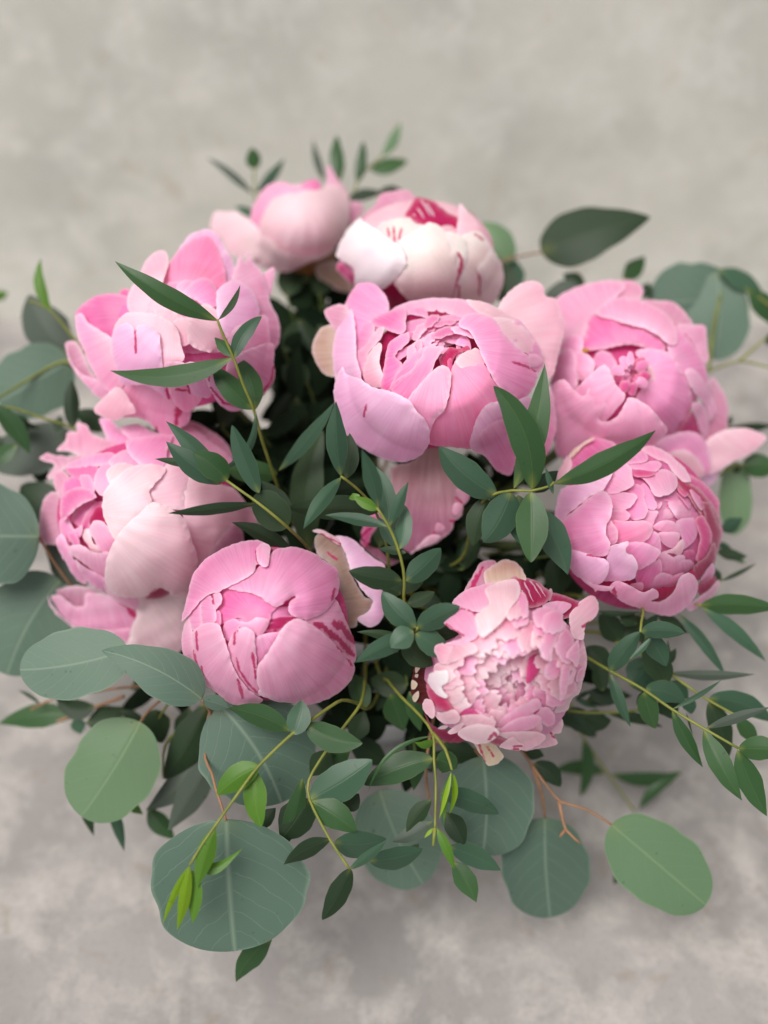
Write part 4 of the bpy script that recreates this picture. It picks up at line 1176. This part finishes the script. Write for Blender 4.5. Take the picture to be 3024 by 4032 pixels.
# central sprig
branch('eucalyptus_sprig', 'blue-green eucalyptus sprig with paired oval leaves rising in front of the drooping petal', W4b,
       [[(672, 612, .470), (780, 782, .472), (860, 965, .474), (918, 1180, .477), (930, 1340, .480), (925, 1500, .486), (1000, 1720, .492), (1080, 1900, .52)],
        [(1050, 1735, .468), (1046, 1790, .478), (1060, 1900, .50)]],
       [(688, 612, 530, 70, 160, .03, 'teal', D(dd=-.012, roll=-.3)), (790, 790, 662, 228, 190, .06, 'teal', D(d=.481, roll=.5)),
        (795, 785, 968, 370, 115, -.02, 'teal', D(roll=-.2)), (885, 1000, 930, 588, 160, .05, 'teal', D(s='o', roll=.4, dd=.004)),
        (685, 628, 460, 512, 105, -.02, 'bright', D(s='o', d=.478)), (770, 790, 190, 682, 115, .03, 'teal', D(roll=.2)),
        (945, 1035, 690, 1000, 78, .03, 'dark', D(s='o')), (870, 990, 690, 700, 130, -.02, 'teal', D(d=.487)),
        (905, 1292, 412, 1205, 215, -.03, 'dark', D(s='o', dd=-.004, roll=.2)), (942, 1298, 1270, 990, 225, .03, 'teal', D(s='o', roll=-.2)),
        (955, 1510, 1212, 1400, 135, .03, 'dark', D(s='o')), (1060, 1490, 1270, 1495, 150, -.05, 'dark', D(s='o', d=.52)),
        (870, 1400, 1130, 1240, 150, .0, 'dark', D(s='o', d=.52)), (900, 1420, 690, 1330, 150, .05, 'dark', D(s='o', d=.515)),
        (935, 1300, 568, 908, 270, -.06, 'teal', D(w=L11, s='o', d=.476, roll=.2)), (945, 1312, 1412, 1072, 260, -.03, 'teal', D(w=L11, d=.470, dd=-.008, roll=-.3, s='o')),
        (905, 1340, 658, 1515, 250, .03, 'teal', D(w=L11, s='o', d=.469)), (900, 1370, 272, 1682, 220, .02, 'teal', D(w=L11, d=.474)),
        (930, 1370, 1284, 1632, 270, -.05, 'teal', D(w=L11, d=.470, roll=.2, s='o')), (960, 1320, 1404, 1376, 230, .0, 'dark', D(w=L11, d=.482)),
        (800, 1450, 1118, 1712, 270, .05, 'dark', D(w=L11, s='o', d=.488)), (870, 1480, 292, 1350, 110, .05, 'dark', D(w=L11, d=.488))], seed=23)
# left of it
branch('willow_eucalyptus', 'eucalyptus stem with lance-shaped leaves fanning below the large central peony', L9,
       [[(1540, 655, .492), (1660, 745, .500), (1800, 900, .512), (1900, 1150, .53)]],
       [(1542, 655, 1500, 42, 172, -.03, 'teal', D(dd=-.008, roll=-.3)), (1545, 662, 1232, 1085, 130, .03, 'teal', D(dd=-.006, roll=.3)),
        (1580, 680, 1610, 300, 160, .04, 'dark', D(d=.505)), (1900, 900, 1102, 908, 200, -.01, 'dark', D(d=.508, s='o')),
        (1280, 1240, 1395, 280, 270, -.08, 'dark', D(d=.555, s='o', roll=.5)), (1660, 850, 1640, 790, 90, 0, 'bright', D(d=.50))], seed=24)
# between the centre peony and the ball
branch('willow_eucalyptus', 'eucalyptus tip with a fan of broad green leaves between the central and ball-shaped peonies', L10,
       [[(848, 880, .478), (825, 905, .480), (690, 940, .482), (560, 937, .484), (400, 975, .490), (300, 1100, .51), (250, 1300, .54)]],
       [(698, 930, 430, 212, 225, .11, 'green', D(dd=-.01, roll=-.2, s='o')), (570, 925, 785, 58, 180, .05, 'green', D(d=.488, dd=-.004, roll=.3)),
        (452, 972, 52, 630, 215, -.06, 'teal', D(s='o', roll=.3)), (852, 890, 1556, 520, 170, .05, 'green', D(dd=-.006, roll=-.3)),
        (548, 950, 358, 1298, 250, -.06, 'teal', D(s='o', roll=.2)), (688, 950, 688, 1438, 225, -.02, 'green', D(s='o', dd=-.004)),
        (385, 990, 290, 1322, 160, .06, 'dark', D(s='o', d=.497)), (600, 970, 700, 1380, 220, .02, 'teal', D(d=.497)),
        (720, 1060, 946, 1524, 210, -.05, 'teal', D(d=.500)), (845, 965, 790, 775, 42, 0, 'teal', D()), (700, 950, 880, 800, 120, 0, 'dark', D(d=.51))], seed=25)
# right spray
branch('willow_eucalyptus', 'long eucalyptus spray trailing out to the side below the ball-shaped peony', L6,
       [[(1425, 1402, .492), (1150, 1245, .498), (900, 1095, .505), (670, 935, .513), (420, 795, .522), (240, 690, .53), (60, 560, .545)]],
       [(405, 795, 645, 478, 165, -.03, 'teal', D(s='o', dd=-.006)), (408, 808, 570, 1232, 95, .02, 'teal', D(dd=.0)),
        (682, 945, 1000, 1040, 175, -.12, 'teal', D(s='o', d=.517)), (678, 955, 768, 1245, 165, .03, 'green', D(s='o')),
        (902, 1090, 1292, 858, 44, .03, 'teal', D(roll=.6)), (898, 1105, 1142, 1552, 118, .02, 'green', D()),
        (1165, 1245, 1680, 1075, 85, -.01, 'grey', D(dd=-.01)), (1148, 1255, 1452, 1815, 180, .02, 'green', D(dd=-.008, roll=-.2)),
        (1425, 1405, 1790, 1430, 195, -.04, 'green', D(s='o', dd=-.008)), (1415, 1415, 1650, 1940, 195, .02, 'green', D(roll=.3)),
        (1010, 1120, 1062, 1300, 16, 0, 'dark', D(d=.512))], seed=26)
branch('willow_eucalyptus', 'slender eucalyptus stem with thin pointed leaves behind the trailing spray', L6,
       [[(1420, 1150, .525), (1190, 1022, .53), (1050, 930, .534), (850, 790, .54), (650, 660, .545), (480, 570, .55), (300, 480, .56)]],
       [(855, 900, 655, 560, 210, .06, 'dark', D(s='o', d=.53)), (870, 805, 1552, 815, 82, .02, 'grey', D(dd=-.006)),
        (1190, 1010, 1690, 1190, 180, -.10, 'teal', D(s='o')), (1190, 1035, 1330, 1500, 180, -.06, 'dark', D(s='o')),
        (1405, 1170, 1570, 1370, 130, -.05, 'green', D()), (855, 790, 862, 540, 44, .03, 'dark', D()), (870, 880, 995, 1070, 170, -.08, 'teal', D(s='o')),
        (1000, 1010, 1050, 1130, 110, -.1, 'teal', D(s='o')), (480, 560, 320, 340, 190, .05, 'dark', D(s='o')), (500, 560, 690, 370, 180, -.05, 'dark', D(s='o')),
        (390, 790, 212, 600, 200, .05, 'dark', D(s='o')), (350, 950, 310, 690, 140, 0, 'dark', D(s='o')), (560, 900, 720, 660, 280, .1, 'teal', D(s='o', d=.548)),
        (860, 740, 930, 610, 70, 0, 'dark', D()), (480, 1020, 220, 950, 150, 0, 'dark', D(d=.56)), (560, 880, 840, 900, 200, -.1, 'dark', D(s='o', d=.55)),
        (800, 1000, 900, 1170, 180, -.1, 'dark', D(s='o', d=.535)), (780, 1010, 620, 1060, 160, .1, 'dark', D(s='o', d=.535))], seed=27)
branch('eucalyptus_tip', 'small upright eucalyptus tip with three oval leaves under the ball-shaped peony', L6,
       [[(648, 480, .500), (655, 400, .505), (668, 300, .52), (560, 200, .55)]],
       [(650, 478, 1000, 490, 140, -.06, 'teal', D(s='o', dd=-.006)), (685, 505, 852, 752, 165, -.06, 'teal', D(s='o', d=.508)),
        (560, 695, 748, 502, 50, .05, 'teal', D(d=.503)), (640, 560, 780, 340, 130, 0, 'dark', D(d=.53)), (620, 420, 480, 330, 120, 0, 'dark', D(d=.54))], seed=28)
branch('willow_eucalyptus', 'pair of long pointed eucalyptus leaves springing from beneath the ball-shaped peony', L6,
       [[(1130, 275, .545), (1040, 240, .55), (900, 220, .565), (700, 300, .58)]],
       [(1125, 270, 1720, 290, 165, -.03, 'green', D(dd=-.01, s='o')), (1138, 285, 1642, 712, 118, -.03, 'teal', D()),
        (950, 340, 1324, 832, 95, -.03, 'teal', D(d=.55)), (770, 345, 1026, 495, 90, -.05, 'dark', D(d=.552)),
        (300, 310, 640, 320, 44, .06, 'dark', D(d=.535))], seed=29)
branch('willow_eucalyptus', 'dark eucalyptus twig with small leaves showing past the rim of the ball-shaped peony', L12,
       [[(300, 1965, .575), (200, 1900, .58), (0, 1850, .59)], [(280, 1700, .585), (150, 1750, .59), (0, 1850, .59)]],
       [(300, 1965, 616, 1808, 40, .03, 'dark', D(roll=.5)), (310, 1960, 240, 1850, 60, 0, 'dark', D()), (265, 1700, 538, 1750, 100, .04, 'dark', D()),
        (300, 1520, 492, 1415, 130, .05, 'teal', D(d=.59)), (400, 1740, 520, 1810, 50, 0, 'green', D(d=.6)), (230, 1640, 420, 1720, 60, -.1, 'teal', D(d=.6))], seed=30)
branch('willow_eucalyptus', 'flat eucalyptus twig of dark leaves beside the ruffled pale peony', L6,
       [[(650, 1098, .555), (380, 1120, .56), (80, 1100, .565), (-150, 1000, .575)]],
       [(400, 1132, 824, 1236, 88, -.05, 'dark', D()), (210, 1040, 582, 988, 140, -.06, 'dark', D()), (60, 1105, 255, 1312, 180, -.1, 'dark', D(s='o')),
        (200, 1120, 415, 1180, 170, .15, 'dark', D(s='o')), (20, 1110, 150, 1230, 130, 0, 'dark', D(s='o')), (130, 1010, 310, 1080, 50, 0, 'teal', D()),
        (250, 950, 130, 1010, 40, 0, 'dark', D())], seed=31)
branch('willow_eucalyptus', 'eucalyptus twig hanging low near the floor with dark drooping leaves', L5,
       [[(810, 800, .645), (700, 650, .64), (630, 550, .635), (470, 310, .625), (420, 150, .605), (300, 0, .59)]],
       [(485, 345, 462, 705, 84, -.10, 'green', D(s='o')), (622, 560, 285, 548, 95, .10, 'green', D()), (660, 565, 1115, 556, 90, .08, 'green', D()),
        (1108, 550, 838, 795, 86, .10, 'green', D(d=.64)), (715, 1180, 676, 1268, 46, 0, 'dark', D(d=.60)), (510, 200, 560, 330, 110, .1, 'dark', D())], seed=32)
# silver dollars, lower right
branch('silver_dollar_eucalyptus', 'silver-dollar eucalyptus branch with round pale leaves hanging below the ruffled peony', L5,
       [[(660, 886, .532), (500, 790, .535), (330, 735, .538), (260, 655, .54), (190, 560, .543), (60, 380, .55), (-150, 200, .56)],
        [(236, 842, .556), (225, 740, .552), (195, 620, .545), (150, 500, .545)], [(460, 1003, .530), (370, 920, .533), (345, 830, .536), (325, 735, .538)],
        [(330, 965, .532), (365, 920, .533)]],
       [(236, 842, 270, 1478, 560, .02, 'blue', D(s='r', dd=.01, d=.556)), (660, 886, 1262, 1398, 500, .00, 'pale', D(s='r', roll=.1)),
        (165, 500, 335, 645, 130, -.1, 'dark', D(s='o')), (100, 410, 232, 448, 90, 0, 'dark', D())], mat=M_STEMR, seed=33)
branch('silver_dollar_eucalyptus', 'large round grey-green eucalyptus leaves tucked right under the ruffled peony', L4,
       [[(905, 850, .54), (880, 640, .54), (900, 420, .54), (930, 250, .55), (960, 100, .56)], [(1295, 560, .532), (1240, 470, .538), (1050, 420, .545), (905, 400, .542)]],
       [(1290, 510, 1290, 1230, 690, -.04, 'blue', D(s='r', roll=.25, d=.532)), (545, 760, 860, 1440, 600, .04, 'blue', D(s='r', d=.552, roll=-.2)),
        (1000, 420, 1290, 560, 170, 0, 'dark', D(d=.54)), (560, 1300, 470, 1290, 10, 0, 'dark', D(d=.56))], mat=M_STEMR, r=(.0007, .0011), seed=34)
# silver dollars, lower left
branch('silver_dollar_eucalyptus', 'silver-dollar eucalyptus branch with the biggest round veined leaf hanging in front', L3,
       [[(515, 1032, .485), (480, 920, .487), (440, 800, .49), (415, 700, .496), (370, 600, .503), (372, 420, .51), (405, 255, .508), (470, 120, .52), (650, 0, .54)],
        [(345, 190, .494), (400, 262, .505), (405, 300, .508)]],
       [(515, 1020, 575, 1938, 1085, .012, 'blue', D(s='r', d=.485, dd=.012, roll=.05, fold=.05, arch=.03)), (455, 215, 900, 905, 800, -.06, 'blue', D(s='r', d=.507, roll=.2)),
        (1170, 1330, 592, 1050, 300, .06, 'blue', D(w=L2, s='e', d=.494, roll=-.35)), (1170, 1332, 1330, 1382, 90, -.03, 'blue', D(w=L2, d=.494, dd=.004)),
        (745, 1040, 115, 1160, 400, -.04, 'blue', D(w=L2, s='r', d=.510, roll=-.2))], mat=M_STEMR, seed=35)
branch('silver_dollar_eucalyptus', 'round silver-green eucalyptus leaves at the side of the sideways peony', L2,
       [[(225, 385, .560), (330, 560, .57), (500, 760, .58), (760, 900, .59)], [(400, 680, .585), (500, 760, .58)]],
       [(228, 385, -330, 380, 600, 0, 'blue', D(s='r', d=.556, dd=-.012, roll=-.1)), (350, 640, 40, 1190, 520, .06, 'blue', D(s='r', d=.577, roll=.2)),
        (480, 700, 260, 440, 210, .1, 'grey', D(s='o', d=.582)), (300, 300, 120, 90, 260, .05, 'dark', D(s='o', d=.59))], mat=M_STEMR, seed=36)
branch('silver_dollar_eucalyptus', 'leafy eucalyptus branch with a bright yellow-green stem beyond the loose pink peony', L1,
       [[(-40, 1350, .578), (100, 1355, .58), (350, 1440, .585), (620, 1530, .592), (800, 1700, .60)], [(245, 445, .605), (345, 475, .605), (440, 535, .603), (640, 775, .605), (800, 1000, .61), (900, 1300, .61)],
        [(-40, 1290, .60), (270, 1100, .615), (560, 960, .62), (760, 1100, .615)]],
       [(600, 950, -20, 1310, 620, .00, 'blue', D(s='r', d=.622, roll=.2)), (610, 900, 250, 390, 380, -.08, 'grey', D(s='o', d=.63)),
        (440, 530, 348, 80, 100, -.12, 'bright', D(d=.603)), (625, 1525, 612, 1118, 140, -.02, 'dark', D(s='o')),
        (-80, 1330, 255, 1755, 170, -.08, 'green', D(d=.575)), (150, 1680, -90, 1870, 150, .05, 'green', D(d=.58)),
        (640, 1640, -60, 1850, 420, .05, 'grey', D(s='r', d=.61)), (40, 1500, 240, 1560, 220, -.1, 'dark', D(s='o', d=.60)), (60, 1440, 240, 1480, 110, -.1, 'teal', D(s='o', d=.595)),
        (60, 1370, 350, 1530, 70, .1, 'dark', D(d=.59)), (880, 1560, 640, 1400, 180, .1, 'dark', D(s='o', d=.61)), (260, 1900, 420, 1850, 260, 0, 'dark', D(s='o', d=.615)),
        (-60, 420, 70, 375, 90, 0, 'bright', D(d=.70)), (20, 1700, -60, 1600, 120, 0, 'dark', D(d=.6)), (480, 1560, 520, 1420, 90, 0, 'dark', D(d=.60))], seed=37)
# top
branch('willow_eucalyptus', 'small eucalyptus sprig poking out behind the closed pale bud, leaves spread like a fork', L8,
       [[(405, 375, .70), (408, 480, .70), (412, 570, .70), (450, 720, .69), (560, 900, .68)]],
       [(400, 565, 65, 295, 58, .03, 'grey', D()), (420, 555, 625, 305, 78, .03, 'teal', D()), (408, 380, 392, 225, 110, 0, 'green', D(s='o')),
        (430, 735, 270, 650, 66, .03, 'teal', D())], seed=38)
branch('willow_eucalyptus', 'eucalyptus sprig with upright leaves standing behind the two back flowers', L8,
       [[(1345, 280, .715), (1230, 375, .71), (1155, 480, .70), (1120, 620, .69), (1100, 800, .68)]],
       [(1022, 470, 1006, 135, 104, -.02, 'green', D(s='o', d=.70)), (925, 470, 835, 165, 56, -.05, 'grey', D(d=.71)), (1155, 475, 1196, 175, 80, .03, 'green', D(s='o')),
        (1250, 385, 1520, 318, 115, .02, 'green', D(s='o')), (1335, 290, 1468, 40, 84, .05, 'pale', D(d=.73)), (1080, 600, 1345, 548, 86, -.04, 'dark', D(d=.69)),
        (1300, 560, 1530, 640, 150, -.1, 'dark', D(d=.68))], seed=39)
branch('silver_dollar_eucalyptus', 'single dark pointed oval eucalyptus leaf on a reddish twig above the back flowers', L7,
       [[(402, 300, .66), (300, 320, .66), (180, 352, .655), (60, 450, .65), (-50, 600, .64)]],
       [(398, 300, 1005, 106, 300, -.03, 'dark', D(s='e', roll=.3, dd=-.01)), (225, 360, 66, 135, 150, .08, 'pale', D(s='o', d=.665)), (250, 520, 230, 330, 130, 0, 'teal', D(s='o', d=.668)),
        (850, 450, 972, 322, 100, .05, 'green', D(d=.67)), (640, 500, 520, 420, 100, 0, 'dark', D(d=.66)), (640, 520, 410, 550, 120, .08, 'grey', D(d=.65)), (200, 600, 200, 350, 130, 0, 'dark', D(s='o', d=.66)),
        (960, 560, 1000, 470, 80, 0, 'dark', D(d=.66))], mat=M_STEMR, seed=40)
branch('silver_dollar_eucalyptus', 'big round green eucalyptus leaves beyond the wide open peony', L7,
       [[(1700, 955, .64), (1500, 908, .642), (1330, 962, .645), (1150, 1000, .64)], [(1650, 775, .65), (1500, 908, .642)], [(1720, 640, .65), (1560, 520, .655), (1430, 470, .66), (1360, 700, .655), (1330, 962, .645)]],
       [(1480, 520, 990, 580, 430, -.04, 'blue', D(s='r', d=.665, roll=.2)), (1375, 410, 1360, 900, 340, -.04, 'blue', D(s='r', d=.660, roll=-.2)),
        (1540, 510, 1720, 740, 130, -.08, 'green', D(d=.652)), (1380, 400, 1640, 560, 110, -.06, 'teal', D(d=.655)), (1650, 770, 1700, 800, 80, 0, 'dark', D(d=.65))], seed=41)
branch('eucalyptus_sprig', 'blurred eucalyptus leaves past the flared tip of the wide open peony', L12,
       [[(480, 955, .62), (350, 1000, .625), (200, 1100, .63)], [(380, 620, .64), (200, 700, .64)]],
       [(490, 955, 800, 985, 215, -.03, 'green', D(s='o', d=.618)), (400, 920, 400, 1560, 290, -.06, 'pale', D(s='r', d=.628)), (372, 630, 780, 600, 84, .03, 'dark', D(d=.64)),
        (370, 620, 400, 520, 50, 0, 'dark', D(d=.64)), (470, 960, 420, 1020, 60, 0, 'dark', D(d=.622))], seed=42)
# lower left
branch('willow_eucalyptus', 'eucalyptus twig with narrow dark leaves under the round leaves at the side', L2,
       [[(180, 1392, .585), (330, 1322, .58), (520, 1290, .575), (760, 1260, .57), (1000, 1250, .57)], [(240, 1495, .59), (440, 1420, .585), (720, 1315, .575)]],
       [(440, 1425, -10, 1475, 140, .05, 'green', D(d=.588)), (550, 1370, 330, 1320, 120, -.2, 'dark', D(s='o')), (500, 1470, 724, 1375, 150, .08, 'dark', D(d=.58)),
        (440, 1440, 470, 1535, 90, 0, 'teal', D(d=.59)), (235, 1362, 106, 1278, 26, .05, 'dark', D()), (700, 1400, 850, 1470, 70, 0, 'dark', D()), (540, 1480, 520, 1650, 14, 0, 'dark', D(d=.6))], mat=M_STEMR, seed=43)
branch('silver_dollar_eucalyptus', 'broad light green eucalyptus leaf hanging towards the floor on a thin twig', L2,
       [[(812, 1468, .54), (860, 1400, .545), (940, 1330, .55), (1060, 1230, .555), (1200, 1150, .56)]],
       [(812, 1462, 470, 2010, 500, -.02, 'pale', D(s='r', d=.538, roll=.1)), (640, 1900, 722, 2215, 70, 0, 'teal', D(d=.56)), (470, 1900, 545, 2125, 62, 0, 'dark', D(d=.56)),
        (700, 1900, 830, 2000, 70, 0, 'bright', D(d=.555))], mat=M_STEMR, seed=44)
branch('willow_eucalyptus', 'dim grey eucalyptus leaves hanging behind the biggest round leaf', L2,
       [[(870, 1525, .565), (930, 1430, .56), (1000, 1330, .555), (1100, 1250, .55)], [(950, 1790, .565), (960, 1600, .56), (1100, 1450, .555), (1200, 1350, .55)]],
       [(900, 1390, 945, 1585, 160, .05, 'dark', D(s='o')), (1200, 1370, 955, 1795, 200, -.03, 'dark', D(s='o', d=.55)), (1245, 1600, 846, 1975, 170, -.06, 'grey', D(d=.56)),
        (1240, 1640, 975, 2095, 170, -.02, 'grey', D(d=.553)), (862, 1960, 1015, 2142, 120, .05, 'green', D(d=.575)), (1100, 1380, 1040, 1600, 120, 0, 'dark', D(d=.57)), (1240, 1360, 1090, 1480, 90, 0, 'dark', D(d=.57))], seed=45)
# bottom middle
branch('willow_eucalyptus', 'bright young eucalyptus shoot hanging over the biggest round leaf', L3,
       [[(262, 1338, .462), (350, 1190, .464), (440, 1062, .466), (610, 822, .470), (740, 650, .474), (970, 428, .480), (1090, 340, .484), (1200, 262, .490), (1320, 190, .50), (1440, 215, .52)]],
       [(978, 428, 1042, 190, 165, .05, 'teal', D(s='o')), (968, 408, 530, 245, 165, .06, 'green', D(d=.487)), (1072, 352, 1465, 488, 190, .10, 'green', D(s='o', roll=.3)),
        (745, 648, 452, 850, 180, .06, 'bright', D(s='o')), (725, 690, 760, 1075, 165, .07, 'bright', D(s='o', d=.478)), (438, 1072, 310, 1500, 130, .02, 'bright', D(roll=.3)),
        (425, 1085, 632, 1218, 95, 1.0, 'bright', D(d=.469, arch=.0)), (262, 1340, 74, 1745, 50, .03, 'yellow', D()), (258, 1345, 172, 1792, 84, -.02, 'yellow', D(roll=.4)), (275, 1370, 280, 1745, 105, -.05, 'bright', D(d=.466))], seed=46)
branch('willow_eucalyptus', 'drooping eucalyptus stem with lance leaves between the biggest round leaf and the ruffled peony', L3,
       [[(1372, 1362, .478), (1240, 1165, .48), (1095, 880, .484), (1090, 750, .487), (1200, 560, .492), (1330, 380, .50), (1450, 215, .51), (1480, 60, .53)]],
       [(1095, 880, 1532, 604, 260, .03, 'teal', D(s='o', dd=-.004)), (1045, 735, 868, 1262, 135, -.05, 'green', D(roll=.4)), (1085, 875, 895, 1155, 250, -.03, 'dark', D(s='o', d=.492)),
        (1105, 890, 1422, 1105, 200, -.03, 'green', D(s='o')), (1245, 1158, 915, 1335, 125, .05, 'dark', D()), (215, 1135, 590, 1110, 200, .08, 'teal', D(w=L4, s='o', d=.484)),
        (322, 1332, 594, 1118, 75, .03, 'teal', D(w=L4, d=.477)), (470, 1270, 856, 1182, 165, .06, 'teal', D(w=L4, s='o', d=.492)), (1378, 1362, 1183, 1720, 150, -.03, 'dark', D(s='o', roll=.3)),
        (835, 1850, 583, 2152, 160, .08, 'green', D(d=.515)), (1240, 540, 1100, 720, 160, .0, 'dark', D(d=.51)), (1380, 540, 1180, 720, 170, .1, 'green', D(d=.515)), (720, 1080, 860, 940, 120, 0, 'dark', D(d=.505)),
        (1340, 960, 1440, 840, 130, 0, 'dark', D(d=.50)), (1480, 250, 1380, 0, 150, .05, 'green', D(d=.535, s='o')), (1400, 480, 1480, 260, 150, 0, 'dark', D(d=.535))], seed=47)
branch('willow_eucalyptus', 'eucalyptus stem with thin shoots hanging below the middle of the bouquet', L4,
       [[(945, 1032, .488), (952, 700, .492), (938, 545, .495), (930, 350, .50), (840, 220, .507), (700, 80, .52), (600, -40, .54)], [(1068, 612, .488), (1020, 460, .495), (930, 345, .50)],
        [(932, 1165, .486), (945, 1032, .488)]],
       [(930, 530, 432, 722, 210, .05, 'green', D(s='o')), (950, 535, 1104, 600, 165, -.08, 'green', D(s='o', d=.499)), (940, 365, 462, 768, 34, .17, 'green', D(d=.49)),
        (1062, 625, 975, 965, 36, -.02, 'yellow', D()), (1072, 640, 1012, 1010, 36, .05, 'bright', D()), (1080, 640, 1050, 930, 44, -.08, 'yellow', D()), (1068, 640, 990, 900, 30, .04, 'bright', D()),
        (955, 1030, 1084, 1335, 76, -.03, 'bright', D()), (930, 1035, 868, 1105, 28, 0, 'yellow', D()), (925, 985, 635, 1135, 120, -.03, 'grey', D(d=.498)), (920, 825, 738, 1062, 125, .05, 'dark', D(d=.498)),
        (985, 780, 1408, 932, 160, -.05, 'teal', D(s='o', d=.50)), (1020, 920, 1155, 1172, 160, -.05, 'dark', D(d=.51)), (1040, 1165, 1425, 1342, 165, -.03, 'teal', D(d=.505)),
        (1075, 1270, 1246, 1572, 160, -.03, 'green', D(d=.512)), (830, 1145, 682, 1305, 76, 0, 'dark', D(d=.52)), (830, 480, 790, 760, 110, 0, 'green', D(d=.52)), (940, 390, 800, 410, 60, -.2, 'bright', D(d=.51)),
        (620, 60, 720, 330, 190, .0, 'green', D(d=.535)), (760, 40, 840, 330, 120, 0, 'green', D(d=.53))], seed=48)

# filler stems added to darken the gaps; near-black leaves stand in for shade
fill_r = random.Random(99)
FILL = [(700, 900, .60), (760, 1350, .56), (560, 1000, .59), (1000, 1230, .56), (1200, 1200, .57), (880, 1480, .545), (760, 1600, .545), (1150, 900, .60), (520, 1500, .55), (430, 1150, .60),
        (1330, 1250, .58), (640, 700, .64), (950, 950, .58), (620, 1250, .555), (1000, 1100, .57), (820, 1180, .55), (1230, 1420, .56), (700, 1060, .58), (900, 1650, .55), (1050, 640, .65), (250, 1000, .60), (330, 1480, .57), (1420, 1080, .60), (340, 925, .585), (480, 925, .585), (645, 690, .635), (665, 830, .61), (615, 760, .625), (690, 640, .65), (720, 760, .62), (620, 640, .655), (690, 600, .665), (600, 700, .64), (640, 860, .60), (560, 930, .585)]


def gap_label(x, y):
    if y < 870 and x < 900:
        return 'dark leafy filler stem added to darken the gap between the loose pink peony and the central one'
    if x < 520:
        return 'dark leafy filler stem added to darken the gap under the loose pink peony and around the sideways one'
    if y < 1000:
        return 'dark leafy filler stem added to darken the space under the back flowers and the wide open peony'
    if y >= 1380:
        return 'dark leafy filler stem added to deepen the shade below the globe peony and the ruffled pale one'
    if x > 1120:
        return 'dark leafy filler stem added to deepen the shade between the ball-shaped and the ruffled pale peony'
    return 'dark leafy filler stem added to deepen the shade beneath the large central peony'


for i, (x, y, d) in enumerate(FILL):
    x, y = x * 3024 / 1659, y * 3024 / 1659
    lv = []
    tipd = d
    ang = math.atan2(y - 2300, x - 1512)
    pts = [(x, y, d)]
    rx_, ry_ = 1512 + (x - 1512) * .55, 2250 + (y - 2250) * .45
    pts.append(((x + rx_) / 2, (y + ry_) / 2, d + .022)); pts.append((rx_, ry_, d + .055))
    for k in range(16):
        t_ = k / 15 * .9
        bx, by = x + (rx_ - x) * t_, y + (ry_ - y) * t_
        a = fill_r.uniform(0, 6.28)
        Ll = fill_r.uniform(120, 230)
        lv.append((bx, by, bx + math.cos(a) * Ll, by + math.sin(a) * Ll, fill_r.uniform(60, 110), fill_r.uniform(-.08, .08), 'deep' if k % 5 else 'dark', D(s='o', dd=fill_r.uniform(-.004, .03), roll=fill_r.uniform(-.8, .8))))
    branch('leafy_filler_stem', gap_label(x * 1659 / 3024, y * 1659 / 3024), Win(0, 0, 1659), [pts], lv, mat=M_STEMD, group=gap_label(x * 1659 / 3024, y * 1659 / 3024)[5:], seed=60 + i)
